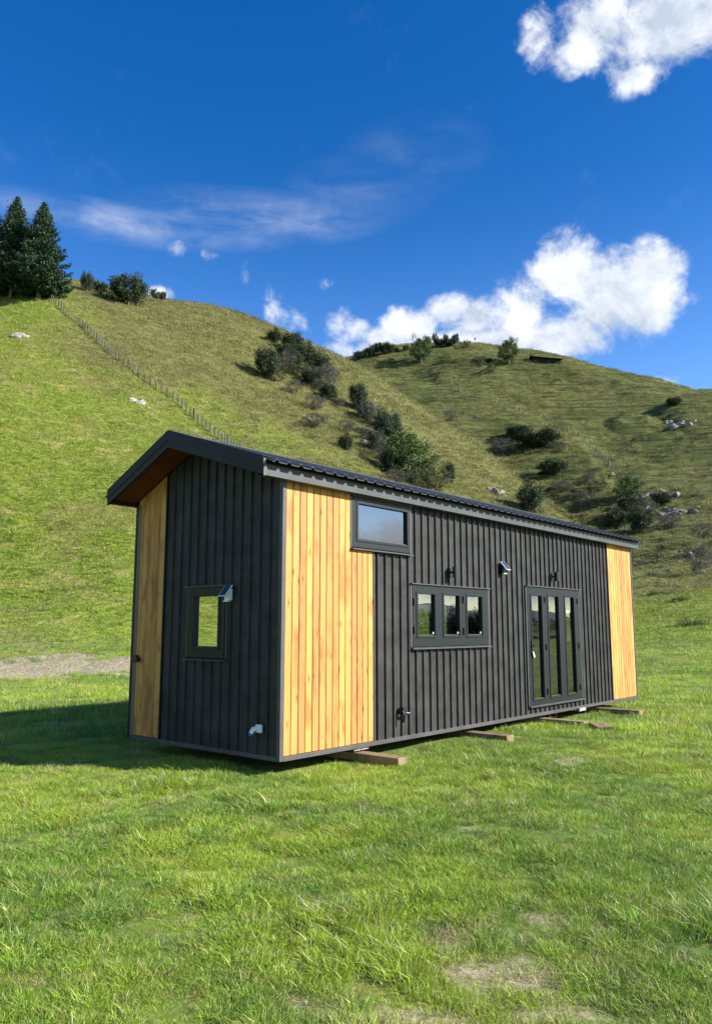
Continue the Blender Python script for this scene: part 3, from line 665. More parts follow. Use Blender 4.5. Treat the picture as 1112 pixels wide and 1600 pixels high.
# ---------------------------------------------------------------- grass (uncountable): tufts of real blades scattered over the pasture
def tuft_mesh(name, n, rad, h0, h1, wd, lean, seed, seg=3):
    g = np.random.default_rng(seed); a = g.uniform(0, 2 * np.pi, n); rr = rad * np.sqrt(g.random(n))
    bx, by = rr * np.cos(a), rr * np.sin(a); h = g.uniform(h0, h1, n) * (1.1 - .5 * rr / max(rad, 1e-6))
    la = a + g.normal(0, .9, n); ln = g.uniform(.15, 1, n) * lean * h; w = wd * g.uniform(.6, 1.2, n); fa = g.uniform(0, np.pi, n)
    V, Fs = [], []
    for k in range(seg + 1):
        t = k / seg; off = ln * t ** 1.9; zz = h * (t - .22 * t * t * np.minimum(ln / h, 1.2)); ww = w * (1 - t ** 1.6) + .0004 * (k == seg)
        for s_ in (-1, 1): V.append(np.stack([bx + off * np.cos(la) + s_ * ww / 2 * np.cos(fa), by + off * np.sin(la) + s_ * ww / 2 * np.sin(fa), zz - .01], 1))
    V = np.stack(V, 1).reshape(-1, 3); m = 2 * (seg + 1); base = np.arange(n) * m
    for k in range(seg): Fs.append(np.stack([base + 2 * k, base + 2 * k + 1, base + 2 * k + 3, base + 2 * k + 2], 1))
    me = mesh_np(name, V, np.concatenate(Fs)); attr(me, 'rnd', np.repeat(g.random(n), m)); return me
def leaflet_mesh(name, n, rad, h, size, seed):
    g = np.random.default_rng(seed); a = g.uniform(0, 2 * np.pi, n); rr = rad * np.sqrt(g.random(n)); c = np.stack([rr * np.cos(a), rr * np.sin(a), h * g.uniform(.3, 1, n) * (1 - .5 * rr / rad)], 1)
    return quads(name, c, size, g, up=.75)
def quads(name, c, size, g, up=0., asp=.7):
    n = len(c); nrm = g.normal(0, 1, (n, 3)); nrm /= np.linalg.norm(nrm, axis=1)[:, None]; nrm[:, 2] = np.abs(nrm[:, 2]) + up; nrm /= np.linalg.norm(nrm, axis=1)[:, None]
    t = np.cross(nrm, g.normal(0, 1, (n, 3))); t /= np.linalg.norm(t, axis=1)[:, None]; b = np.cross(nrm, t)
    s_ = (np.asarray(size) * g.uniform(.6, 1.3, n))[:, None]; t = t * s_ / 2; b = b * s_ / 2 * asp
    V = np.stack([c - t, c - b, c + t, c + b], 1).reshape(-1, 3); i = np.arange(n) * 4
    me = mesh_np(name, V, np.stack([i, i + 1, i + 2, i + 3], 1)); attr(me, 'rnd', np.repeat(g.random(n), 4)); return me
def source_collection(name, items):
    c = bpy.data.collections.new(name)
    for me, mat in items:
        me.materials.append(mat); c.objects.link(bpy.data.objects.new(me.name, me))
    return c
def scatter(name, pts, rotz, scl, idx, coll, label, cat='grass'):
    me = bpy.data.meshes.new(name); me.vertices.add(len(pts)); me.vertices.foreach_set('co', np.asarray(pts, np.float32).ravel())
    attr(me, 'rotz', rotz)
    a = me.attributes.new('scl', 'FLOAT_VECTOR', 'POINT'); a.data.foreach_set('vector', np.asarray(scl, np.float32).ravel())
    a = me.attributes.new('idx', 'INT', 'POINT'); a.data.foreach_set('value', np.asarray(idx, np.int32))
    o = link(name, me)
    gt = bpy.data.node_groups.new(name, 'GeometryNodeTree')
    gt.interface.new_socket('Geometry', in_out='INPUT', socket_type='NodeSocketGeometry'); gt.interface.new_socket('Geometry', in_out='OUTPUT', socket_type='NodeSocketGeometry')
    n = gt.nodes; l = gt.links; gi = n.new('NodeGroupInput'); go = n.new('NodeGroupOutput')
    ip = n.new('GeometryNodeInstanceOnPoints'); ci = n.new('GeometryNodeCollectionInfo'); ci.inputs['Collection'].default_value = coll
    ci.inputs['Separate Children'].default_value = True; ci.inputs['Reset Children'].default_value = True
    def na(nm, ty):
        q = n.new('GeometryNodeInputNamedAttribute'); q.data_type = ty; q.inputs['Name'].default_value = nm
        return next(x for x in q.outputs if x.name == 'Attribute' and x.enabled)
    cx = n.new('ShaderNodeCombineXYZ'); l.new(na('rotz', 'FLOAT'), cx.inputs[2])
    l.new(gi.outputs[0], ip.inputs['Points']); l.new(ci.outputs[0], ip.inputs['Instance']); ip.inputs['Pick Instance'].default_value = True
    l.new(na('idx', 'INT'), ip.inputs['Instance Index']); l.new(cx.outputs[0], ip.inputs['Rotation']); l.new(na('scl', 'FLOAT_VECTOR'), ip.inputs['Scale'])
    l.new(ip.outputs[0], go.inputs[0])
    md = o.modifiers.new('scatter', 'NODES'); md.node_group = gt
    tag(o, label, cat, kind='stuff'); return o
def in_house(x, y, m=0.):
    c, s_ = math.cos(YAW), math.sin(YAW); dx, dy = x - house.location.x, y - house.location.y
    a, b = dx * c + dy * s_, -dx * s_ + dy * c
    return (a > -m) & (a < L + m) & (b > -m) & (b < W + m)
def ring(n, r0, r1, a0, a1, p=1.):
    u = rng.random(n); r = (r0 ** (2 - p) + u * (r1 ** (2 - p) - r0 ** (2 - p))) ** (1 / (2 - p)); a = R(a0) + rng.random(n) * R(a1 - a0)
    return r * np.sin(a), r * np.cos(a), r
grass_src = source_collection('grass_sources', [(tuft_mesh('grass_tuft', 46, .085, .035, .085, .0062, 1.3, 1), M['blade']), (tuft_mesh('grass_tuft.001', 40, .07, .04, .10, .0058, 1.2, 2), M['blade']),
    (tuft_mesh('grass_tuft.002', 46, .06, .06, .12, .0066, 1.1, 3), M['blade']), (tuft_mesh('grass_tuft.003', 40, .11, .035, .075, .0060, 1.3, 4), M['blade']),
    (tuft_mesh('grass_tuft.004', 26, .09, .03, .08, .0045, 2.0, 5), M['straw']), (leaflet_mesh('grass_tuft.005', 60, .10, .05, .014, 6), M['clover']),
    (tuft_mesh('grass_tuft.006', 60, .22, .07, .17, .011, .8, 7), M['blade']), (tuft_mesh('grass_tuft.007', 52, .26, .05, .12, .012, 1.1, 8), M['blade'])])
def near_patch(n, r0, r1, p, big, a0=-29, a1=29):
    x, y, r = ring(n, r0, r1, a0, a1, p)
    b = bare_mask(x, y); keep = rng.random(n) > b * .70
    keep &= ~in_house(x, y, -.12)
    x, y, r, b = x[keep], y[keep], r[keep], b[keep]; n = len(x)
    hf = fbm(x * 3.6 + 11, y * 3.6, 3)
    gap = (hf < -.22) & (rng.random(n) < .7) & (r < 26); x, y, r, b, hf = x[~gap], y[~gap], r[~gap], b[~gap], hf[~gap]; n = len(x)
    tallness = fbm(x * 1.1 + 40, y * 1.1, 3) + .35 * fbm(x * .3, y * .3 + 9, 2)
    q = rng.random(n)
    if big: idx = np.where(q < .5, 6, 7); idx = np.where(tallness > .33, 6, idx)
    else:
        idx = np.where(q < .42, 0, np.where(q < .70, 1, 3)); idx = np.where((tallness > .30) & (q < .40), 2, idx); idx = np.where((q > .97) & (fbm(x * .6 + 3, y * .6, 2) > .1), 5, idx)
    idx = np.where((rng.random(n) < .08 + .35 * np.clip(fbm(x * .9 + 70, y * .9, 3) - .12, 0, 1) * 2 + b * .75), 4, idx)
    s_ = np.clip(1 + tallness * .4 + hf * .9, .45, 1.5) * .82 * rng.uniform(.75, 1.25, n)
    if big: s_ = s_ * np.where(idx == 4, 2.4, 1)
    else: s_ = s_ * np.interp(r, [3, 8], [1, 1.25])
    under = in_house(x, y, .0); s_ = np.where(under, s_ * .5, s_)
    s_ = s_ * (1 - .35 * b)
    sc = np.stack([s_ * 1., s_ * 1., s_ * rng.uniform(.75, 1.15, n)], 1)
    return np.stack([x, y, H(x, y)], 1), rng.uniform(0, 6.28, n), sc, idx
parts_ = [near_patch(14500, 2.6, 6.5, .6, False), near_patch(19000, 6.5, 12.5, .9, False), near_patch(12000, 12.5, 24, .7, True), near_patch(12000, 24, 46, .8, True), near_patch(900, .5, 2.6, 0, False, -180, 180)]
P_ = [np.concatenate([q[k] for q in parts_]) for k in range(4)]
scatter('meadow_grass', P_[0], P_[1], P_[2], P_[3], grass_src, 'bright green tufted grass covering the flat paddock around the cabin')
M['hill_lush'] = leafy('hill_lush_grass', [(.12, .20, .016), (.27, .36, .028), (.50, .47, .13)], .3, posvar=.16)
M['hill_dry'] = leafy('hill_dry_grass', [(.075, .10, .022), (.17, .165, .045), (.36, .31, .14)], .25, posvar=.12)
hill_src = source_collection('hill_sources', [(tuft_mesh('hill_tuft', 34, .34, .06, .20, .030, 1.1, 21, 2), M['hill_lush']), (tuft_mesh('hill_tuft.001', 34, .30, .07, .26, .028, .9, 22, 2), M['hill_lush']),
    (tuft_mesh('hill_tuft.002', 34, .34, .07, .24, .030, 1.1, 23, 2), M['hill_dry']), (tuft_mesh('hill_tuft.003', 34, .36, .08, .34, .032, .9, 24, 2), M['hill_dry'])])
x, y, r = ring(52000, 38, 190, -27.5, 27.5, .75)
z_, sl_, fh_, az2, r2 = H(x, y, True)
ft = np.interp(az2, faz, frr, left=400, right=90); ft = np.where(az2 > faz[-1], 90 - (az2 - faz[-1]) * 120, ft)
lz = (ft - r) / 26 + .45 + fbm(x * .05, y * .05, 4) * 1.5
lz = np.maximum(lz, (66 - r) / 6)
keep = (rng.random(len(x)) < .45 + .9 * np.clip(fbm(x * .18, y * .18, 3) + .3, 0, 1))
idx = np.where(rng.random(len(x)) < lz, 0, 2) + (rng.random(len(x)) < .4)
s_ = np.interp(r, [38, 80, 180], [.8, 1.5, 2.3]) * rng.uniform(.6, 1.3, len(x))
scatter('hillside_grass', np.stack([x, y, z_], 1)[keep], rng.uniform(0, 6.28, keep.sum()), np.stack([s_, s_, s_ * rng.uniform(.6, 1.1, len(x))], 1)[keep], idx[keep], hill_src, 'yellow green tussocky pasture growing over the steep hillside')
x, y, r = ring(15000, 185, 372, -2, 27.5, .6); z_ = H(x, y); s_ = rng.uniform(1.6, 4.2, len(x)); k_ = fbm(x * .05, y * .05, 3) > -.1
scatter('far_hill_grass', np.stack([x, y, z_], 1)[k_], rng.uniform(0, 6.28, k_.sum()), np.stack([s_, s_, s_ * .7], 1)[k_], (2 + (rng.random(len(x)) < .5))[k_], hill_src, 'rough dull green pasture growing over the far rounded hill')

# ---------------------------------------------------------------- shrubs, trees (crowns of leaf clusters in unit size, base at z = 0, height 1)
def crown_mesh(name, nc, per, seed, rx=.5, zc=.55, rz=.45, clump=.13, leaf=.035, flat=0., asp=.7, low=.02):
    g = np.random.default_rng(seed); u = g.normal(0, 1, (nc, 3)); u /= np.linalg.norm(u, axis=1)[:, None]
    rad = g.uniform(.35, 1.0, nc) ** .6 * (1 + .22 * np.sin(u[:, 0] * 4 + seed) * np.cos(u[:, 1] * 5) + g.normal(0, .07, nc))
    c = u * rad[:, None] * np.array([rx, rx, rz]) * (1 - clump * .8); c[:, 2] += zc
    cs = clump * g.uniform(.55, 1.25, nc)
    p = np.repeat(c, per, 0); d = g.normal(0, 1, p.shape); d /= np.linalg.norm(d, axis=1)[:, None]
    d *= (g.random(len(p)) ** .45)[:, None] * np.repeat(cs, per)[:, None]; d[:, 2] *= (1 - flat)
    p = p + d; p[:, 2] = np.maximum(p[:, 2], low + g.random(len(p)) * .03)
    return quads(name, p, leaf, g, asp=asp)
def conifer_mesh(name, seed):
    g = np.random.default_rng(seed); C, Sz = [], []
    lv = 46
    for i in range(lv):
        t = i / (lv - 1); z0_ = .13 + .86 * t ** .93
        Lb = .33 * (1 - t) ** .78 * (.85 + .3 * g.random()) + .008
        if t < .1: Lb *= .80 + 2. * t
        nb = int(15 - 8 * t)
        for b in range(nb):
            a = g.random() * 6.28; ll = Lb * g.uniform(.5, 1.22); npp = max(6, int(34 * (ll / .24)))
            s_ = np.linspace(.12, 1, npp); droop = -.16 * s_ + .24 * s_ ** 3
            wid = .055 * (1 - .55 * s_) * min(1, ll / .12 + .3)
            for rep in range(4):
                side = g.normal(0, 1, npp) * wid; x_ = s_ * ll * math.cos(a) - side * math.sin(a); y_ = s_ * ll * math.sin(a) + side * math.cos(a)
                C.append(np.stack([x_, y_, z0_ + droop * ll * 1.0 - np.abs(g.normal(0, .012, npp))], 1)); Sz.append(np.full(npp, .026) * (.7 + .5 * (1 - t)))
    C = np.concatenate(C); Sz = np.concatenate(Sz)
    return quads(name, C, Sz, g, up=.15, asp=.5)
def trunk(mb, h, r, nl, seed, spread=.25, z0=.0):
    g = random.Random(seed); mb.tube([(0, 0, -.06), (.01, 0, h * .5), (g.uniform(-.02, .02), g.uniform(-.02, .02), h)], [r * 1.25, r * .8, r * .35], 7)
    for i in range(nl):
        a = 6.28 * i / nl + g.random(); z = h * g.uniform(.2, .75); e = g.uniform(.6, 1) * spread
        mb.tube([(0, 0, z), (e * .5 * math.cos(a), e * .5 * math.sin(a), z + .12), (e * math.cos(a), e * math.sin(a), z + .28)], [r * .45, r * .3, r * .12], 5)
PROTO = {}
def proto(kind, cname, crown, mat, th, tr, nl, spread=.25):
    crown.materials.append(mat); mb = MB(); trunk(mb, th, tr, nl, len(kind) * 7, spread); me = bpy.data.meshes.new('trunk'); me.from_pydata(mb.v, [], mb.f); me.materials.append(M['bark']); PROTO[kind] = (cname, crown, me)
proto('dark_bush', 'crown', crown_mesh('crown', 90, 130, 31, rx=.6, leaf=.042, clump=.17, zc=.52, rz=.56), M['leaf_dark'], .5, .03, 5)
proto('green_bush', 'crown', crown_mesh('crown', 64, 110, 32, rx=.6, leaf=.038, clump=.16, zc=.52, rz=.56), M['leaf_green'], .5, .03, 5)
proto('olive_bush', 'crown', crown_mesh('crown', 50, 100, 33, rx=.6, leaf=.036, clump=.15, zc=.5, rz=.54), M['leaf_olive'], .45, .02, 6)
proto('grey_bush', 'crown', crown_mesh('crown', 70, 110, 34, rx=.6, leaf=.030, clump=.13, zc=.5, rz=.54, asp=.5), M['leaf_grey'], .5, .018, 8, .35)
proto('oval_tree', 'crown', crown_mesh('crown', 90, 110, 35, rx=.5, leaf=.032, clump=.12, zc=.53, rz=.52), M['leaf_green'], .6, .035, 5, .2)
proto('standard_tree', 'crown', crown_mesh('crown', 46, 100, 36, rx=.52, leaf=.05, clump=.17, zc=.68, rz=.36), M['leaf_dark'], .62, .035, 5, .24)
proto('sparse_tree', 'crown', crown_mesh('crown', 16, 34, 37, rx=.30, leaf=.030, clump=.09, zc=.62, rz=.36), M['leaf_olive'], .95, .016, 9, .28)
proto('palm_tree', 'crown', crown_mesh('crown', 14, 90, 38, rx=.16, leaf=.055, clump=.10, zc=.84, rz=.15, asp=.25), M['leaf_dark'], .8, .04, 0)
proto('pine_tree', 'crown', conifer_mesh('crown', 39), M['leaf_pine'], .97, .021, 0)
def clump_tint(): return random.uniform(0, 6.28)
def plant(kind, name, px, py, wpx, hpx, label, cat, group=None, at=None, bare=False):
    x, y, z = at if at else ground_at(px, py)
    d = math.hypot(x, y); sz = hpx / F_PX * d * (1.08 if group == G1 or group == G3 else 1.05); sw = wpx / hpx * (1.08 if kind not in ('pine_tree',) else 2.0)
    if at: sz, sw = hpx, wpx / hpx
    if kind in ('dark_bush', 'green_bush', 'olive_bush', 'grey_bush'): sw *= .98
    e = bpy.data.objects.new(name, None); COL.objects.link(e); e.location = (x, y, z - .03 * sz); rz = clump_tint(); e.rotation_euler = (0, 0, rz); e.scale = (sz * sw, sz * sw, sz)
    cn, cr, tk = PROTO[kind]
    link('crown', cr, None, e); link('trunk', tk, None, e)
    tag(e, label, cat, group); return e
G1, G2, G3, G4 = 'shrubs on the near spur', 'trees on the skyline', 'scrub in the gully of the far hill', 'trees on top of the far hill'
PL = [
 ('pine_tree', 'pine_tree', 17, 465, 62, 160, 'tall dark pine at the left edge of the photo, left one of the skyline pair', 'pine tree', 'tall pines on the ridge'),
 ('pine_tree', 'pine_tree', 60, 470, 64, 158, 'tall dark pine nearer the hill fence, right one of the skyline pair', 'pine tree', 'tall pines on the ridge'),
 ('pine_tree', 'pine_tree', -22, 462, 60, 146, 'dark pine cut off by the left edge of the photo behind the pair', 'pine tree', 'tall pines on the ridge'),
 ('dark_bush', 'tree', 135, 454, 17, 29, 'stubby dark tree on the skyline, first one right of the tall pines', 'tree', G2),
 ('dark_bush', 'tree', 150, 456, 10, 19, 'tiny dark tree on the skyline, second one right of the tall pines', 'tree', G2),
 ('dark_bush', 'tree', 161, 458, 10, 18, 'tiny dark tree on the skyline just left of the wide round one', 'tree', G2),
 ('dark_bush', 'tree', 200, 475, 50, 46, 'wide round dark tree on the left skyline, the biggest after the pines', 'tree', G2),
 ('standard_tree', 'tree', 242, 472, 15, 20, 'small tree just right of the wide round tree in front of a white cloud', 'tree', G2),
 ('standard_tree', 'tree', 253, 473, 13, 17, 'smallest tree at the right end of the left skyline row', 'tree', G2),
 ('dark_bush', 'shrub', 428, 535, 22, 20, 'small dark shrub on the skyline at the top of the near spur thicket', 'shrub', G1),
 ('dark_bush', 'shrub', 458, 553, 32, 34, 'upright dark shrub poking above the spur skyline beside the white cloud', 'shrub', G1),
 ('dark_bush', 'shrub', 417, 592, 34, 50, 'leftmost dark shrub of the upper thicket, standing a little apart', 'shrub', G1),
 ('grey_bush', 'shrub', 444, 582, 36, 36, 'grey green shrub right beside the leftmost dark one of the upper thicket', 'shrub', G1),
 ('dark_bush', 'shrub', 474, 572, 34, 36, 'dark shrub in the middle of the upper thicket below the skyline', 'shrub', G1),
 ('olive_bush', 'shrub', 468, 592, 34, 34, 'olive shrub at the lower edge of the upper thicket, centre', 'shrub', G1),
 ('dark_bush', 'shrub', 494, 590, 36, 40, 'dark rounded shrub right of centre in the upper thicket', 'shrub', G1),
 ('grey_bush', 'shrub', 504, 612, 40, 48, 'large grey shrub at the lower right end of the upper thicket', 'shrub', G1),
 ('dark_bush', 'shrub', 486, 602, 26, 26, 'low dark shrub under the upper thicket just left of its big grey end shrub', 'shrub', G1),
 ('grey_bush', 'shrub', 460, 617, 24, 26, 'pale twiggy shrub alone below the upper thicket, highest of the small grey ones', 'shrub', G1),
 ('grey_bush', 'shrub', 492, 641, 30, 28, 'grey twiggy shrub above the pale rock in the middle of the spur', 'shrub', G1),
 ('grey_bush', 'shrub', 492, 668, 34, 26, 'low grey shrub growing under the pale rock in the middle of the spur', 'shrub', G1),
 ('grey_bush', 'shrub', 531, 636, 13, 17, 'tiny grey shrub alone on the spur between the two thickets', 'shrub', G1),
 ('grey_bush', 'shrub', 542, 676, 24, 24, 'small grey shrub left of the lower thicket among pale stones', 'shrub', G1),
 ('dark_bush', 'shrub', 539, 703, 22, 24, 'small dark shrub low on the spur, left of the lower thicket', 'shrub', G1),
 ('dark_bush', 'shrub', 560, 640, 26, 42, 'pointed dark shrub at the very top of the lower thicket', 'shrub', G1),
 ('grey_bush', 'shrub', 578, 664, 34, 38, 'grey leafed shrub second from the top of the lower thicket', 'shrub', G1),
 ('dark_bush', 'shrub', 603, 690, 38, 48, 'dark shrub in the middle of the lower thicket', 'shrub', G1),
 ('grey_bush', 'shrub', 600, 722, 36, 44, 'grey spreading shrub left below the middle of the lower thicket', 'shrub', G1),
 ('green_bush', 'shrub', 640, 748, 72, 74, 'largest dark green shrub of the lower thicket, just above the cabin roof', 'shrub', G1),
 ('dark_bush', 'shrub', 615, 742, 34, 40, 'dark shrub tucked left of the largest green one above the cabin roof', 'shrub', G1),
 ('olive_bush', 'shrub', 680, 770, 46, 46, 'olive shrub right at the roof edge, right of the largest green one', 'shrub', G1),
 ('dark_bush', 'shrub', 703, 753, 14, 30, 'narrow dark shrub at the right end of the lower thicket', 'shrub', G1),
 ('grey_bush', 'shrub', 575, 690, 26, 24, 'low grey shrub left of the middle of the lower thicket', 'shrub', G1),
 ('dark_bush', 'shrub', 570, 655, 22, 28, 'dark shrub touching the pointed one at the top of the lower thicket', 'shrub', G1),
 ('dark_bush', 'shrub', 512, 625, 24, 26, 'dark shrub at the foot of the big grey end shrub of the upper thicket', 'shrub', G1),
 ('olive_bush', 'shrub', 652, 762, 34, 26, 'low olive shrub in front of the largest green one', 'shrub', G1),
 ('dark_bush', 'shrub', 445, 562, 26, 24, 'dark shrub between the two skyline shrubs of the upper thicket', 'shrub', G1),
 ('grey_bush', 'shrub', 516, 600, 26, 34, 'grey shrub at the far right of the upper thicket, above its big end shrub', 'shrub', G1),
 ('dark_bush', 'shrub', 456, 574, 26, 30, 'dark shrub behind the grey green one of the upper thicket', 'shrub', G1),
 ('olive_bush', 'shrub', 430, 596, 24, 22, 'low olive shrub at the foot of the leftmost dark one', 'shrub', G1),
 ('grey_bush', 'shrub', 590, 672, 28, 34, 'grey shrub on the right flank of the upper part of the lower thicket', 'shrub', G1),
 ('dark_bush', 'shrub', 612, 700, 30, 40, 'tall dark shrub just above the largest green one', 'shrub', G1),
 ('grey_bush', 'shrub', 625, 715, 30, 34, 'greyish shrub overlapping the top left of the largest green one', 'shrub', G1),
 ('dark_bush', 'shrub', 590, 706, 26, 32, 'dark shrub on the left flank of the lower thicket above the stones', 'shrub', G1),
 ('olive_bush', 'shrub', 662, 768, 40, 36, 'olive shrub half hidden by the roof between the green and the rightmost ones', 'shrub', G1),
 ('grey_bush', 'shrub', 620, 755, 34, 24, 'low grey shrub at the foot of the lower thicket touching the roof', 'shrub', G1),
 ('dark_bush', 'shrub', 986, 806, 32, 30, 'dark shrub in the scree just under the dark green one', 'shrub', G3),
 ('dark_bush', 'shrub', 1035, 790, 26, 20, 'dark shrub wedged in the right half of the scree', 'shrub', G3),
 ('grey_bush', 'shrub', 1045, 825, 30, 22, 'grey shrub along the lower edge of the scree', 'shrub', G3),
 ('grey_bush', 'shrub', 880, 770, 30, 20, 'low grey shrub deep in the gully beside the spur edge', 'shrub', G3),
 ('dark_bush', 'shrub', 812, 684, 36, 18, 'dark scrub at the upper left of the gully head', 'shrub', G3),
 ('grey_bush', 'shrub', 870, 706, 26, 16, 'grey scrub on the right side of the gully head', 'shrub', G3),
 ('olive_bush', 'shrub', 935, 768, 26, 18, 'olive shrub between the small round grey one and the scree', 'shrub', G3),
 ('dark_bush', 'shrub', 828, 801, 36, 44, 'dark ragged shrub alone above the far half of the cabin roof', 'shrub', G1),
 ('grey_bush', 'shrub', 785, 712, 34, 28, 'rounded grey shrub on the edge of the spur in front of the gully', 'shrub', G3),
 ('grey_bush', 'shrub', 704, 657, 16, 19, 'small grey shrub where the spur edge meets the green terraces', 'shrub', G3),
 ('grey_bush', 'shrub', 908, 792, 34, 26, 'grey brown shrub in the gully left of the dark green one', 'shrub', G3),
 ('green_bush', 'shrub', 984, 783, 38, 38, 'dark green shrub at the top of the rocky scree on the right', 'shrub', G3),
 ('dark_bush', 'shrub', 964, 826, 34, 28, 'low dark shrub at the foot of the scree, left one', 'shrub', G3),
 ('dark_bush', 'shrub', 1000, 832, 34, 36, 'low dark shrub at the foot of the scree, right one', 'shrub', G3),
 ('grey_bush', 'shrub', 1012, 808, 28, 26, 'grey shrub in the middle of the rocky scree', 'shrub', G3),
 ('grey_bush', 'shrub', 1098, 840, 30, 20, 'low grey shrub at the right edge of the photo below the scree', 'shrub', G3),
 ('grey_bush', 'shrub', 1096, 898, 34, 46, 'grey green shrub standing alone on the grass by the right edge', 'shrub', G3),
 ('grey_bush', 'shrub', 920, 752, 16, 16, 'small round grey shrub high in the gully above the scree', 'shrub', G3),
 ('dark_bush', 'shrub', 838, 700, 60, 26, 'wide dark scrub patch at the head of the gully', 'shrub', G3),
 ('dark_bush', 'shrub', 862, 742, 40, 22, 'dark scrub patch half way down the gully', 'shrub', G3),
 ('dark_bush', 'shrub', 1054, 634, 20, 12, 'tiny dark bush high on the far hill near its right skyline', 'shrub', G3),
 ('oval_tree', 'tree', 658, 567, 36, 42, 'large round green tree standing on the far hill top, left of centre', 'tree', G4),
 ('oval_tree', 'tree', 795, 568, 34, 40, 'large oval green tree standing on the far hill top, on the right', 'tree', G4),
 ('dark_bush', 'tree', 563, 561, 20, 13, 'low dark tree at the left end of the far hill top', 'tree', G4),
 ('dark_bush', 'tree', 577, 557, 18, 16, 'dark tree second from the left end of the far hill top', 'tree', G4),
 ('standard_tree', 'tree', 590, 555, 18, 19, 'small dark tree with a white gap of sky beside its trunk, far hill top', 'tree', G4),
 ('dark_bush', 'tree', 604, 553, 22, 18, 'rounded dark tree at the right end of the left clump on the far hill', 'tree', G4),
 ('dark_bush', 'tree', 619, 550, 8, 8, 'tiny bush between the left clump and the round green tree', 'tree', G4),
 ('dark_bush', 'tree', 634, 548, 9, 9, 'tiny bush just left of the pale thin tree on the far hill', 'tree', G4),
 ('sparse_tree', 'tree', 646, 545, 18, 31, 'pale thin see through tree on the far hill against the cloud', 'tree', G4),
 ('standard_tree', 'tree', 669, 542, 10, 16, 'small dark tree peeping over the shoulder of the round green tree', 'tree', G4),
 ('standard_tree', 'tree', 680, 541, 11, 20, 'dark lollipop tree, left one of three on the far hill top', 'tree', G4),
 ('dark_bush', 'tree', 687, 541, 16, 12, 'low dark bush under the left lollipop tree on the hill top', 'tree', G4),
 ('standard_tree', 'tree', 696, 541, 9, 20, 'dark lollipop tree, middle and narrowest of three on the far hill top', 'tree', G4),
 ('dark_bush', 'tree', 702, 541, 18, 12, 'low dark bush between the middle and right lollipop trees', 'tree', G4),
 ('standard_tree', 'tree', 712, 541, 13, 19, 'dark lollipop tree, right one of three on the far hill top', 'tree', G4),
 ('olive_bush', 'tree', 727, 543, 18, 12, 'squat olive bush right of the three lollipop trees on the hill top', 'tree', G4),
 ('palm_tree', 'tree', 742, 543, 7, 17, 'slender cabbage palm shape alone on the far hill top', 'tree', G4),
 ('olive_bush', 'shrub', 697, 567, 14, 13, 'small olive shrub on the brow right of the round green tree', 'shrub', G4),
 ('olive_bush', 'shrub', 712, 568, 8, 8, 'tiny shrub on the brow between the round and the oval trees', 'shrub', G4),
 ('olive_bush', 'shrub', 751, 573, 11, 14, 'upright small shrub on the brow left of the oval tree', 'shrub', G4),
 ('olive_bush', 'shrub', 768, 580, 16, 14, 'small olive shrub on the brow just below left of the oval tree', 'shrub', G4),
 ('dark_bush', 'shrub', 765, 567, 7, 8, 'tiny dark shrub touching the left side of the oval tree', 'shrub', G4),
 ('olive_bush', 'shrub', 612, 567, 12, 9, 'small shrub on the brow below the left clump of the far hill', 'shrub', G4),
]
for k in PL: plant(*k)
def weed(px, py, wpx, hpx, label):
    x, y, z = ground_at(px, py); d = math.hypot(x, y)
    me = tuft_mesh('weed_tuft', 240, .5 * wpx / F_PX * d, .4 * hpx / F_PX * d, hpx / F_PX * d, .03, .8, int(px), 3); o = link('weed_tuft', me, M['leaf_green']); o.location = (x, y, z - .03); tag(o, label, 'weed', 'dark weed tufts in the paddock')
weed(1083, 978, 42, 24, 'dark rush tuft by the right edge of the photo'); weed(1064, 938, 26, 14, 'small dark tuft above the big one near the right edge'); weed(1022, 930, 16, 12, 'small dark tuft in the grass just right of the far cabin end')

# ---------------------------------------------------------------- rocks
def rock_mesh(name, n, rx, ry, rz, seed, size=.35):
    import bmesh
    g = np.random.default_rng(seed); bm = bmesh.new()
    for i in range(n):
        c = np.array([g.normal(0, .42) * rx, g.normal(0, .42) * ry, 0]); s_ = size * g.uniform(.5, 1.4)
        res = bmesh.ops.create_icosphere(bm, subdivisions=4 if n < 3 else 3, radius=1)
        st = np.array([s_ * g.uniform(.9, 1.7), s_ * g.uniform(.7, 1.2), s_ * g.uniform(.40, .85)]); rot = Matrix.Rotation(g.uniform(0, 6.28), 3, 'Z')
        vs = res['verts']; U = np.array([v.co[:] for v in vs]); pn = g.normal(0, 1, (13, 3)); pn /= np.linalg.norm(pn, axis=1)[:, None]; pd = g.uniform(.55, .95, 13)
        dt = U @ pn.T; rr_ = np.min(np.where(dt > .05, pd / np.maximum(dt, .05), 9), 1); rr_ = np.minimum(rr_, 1.15)
        nz = fbm(U[:, 0] * 2.3 + U[:, 2] + i * 7, U[:, 1] * 2.3 - U[:, 2] + i * 3, 3); rr_ = rr_ * (1 + .16 * nz)
        for v, u_, f in zip(vs, U, rr_): v.co = rot @ Vector(u_ * f * st) + Vector(c) + Vector((0, 0, -st[2] * .25))
    me = bpy.data.meshes.new(name); bm.to_mesh(me); bm.free(); return me
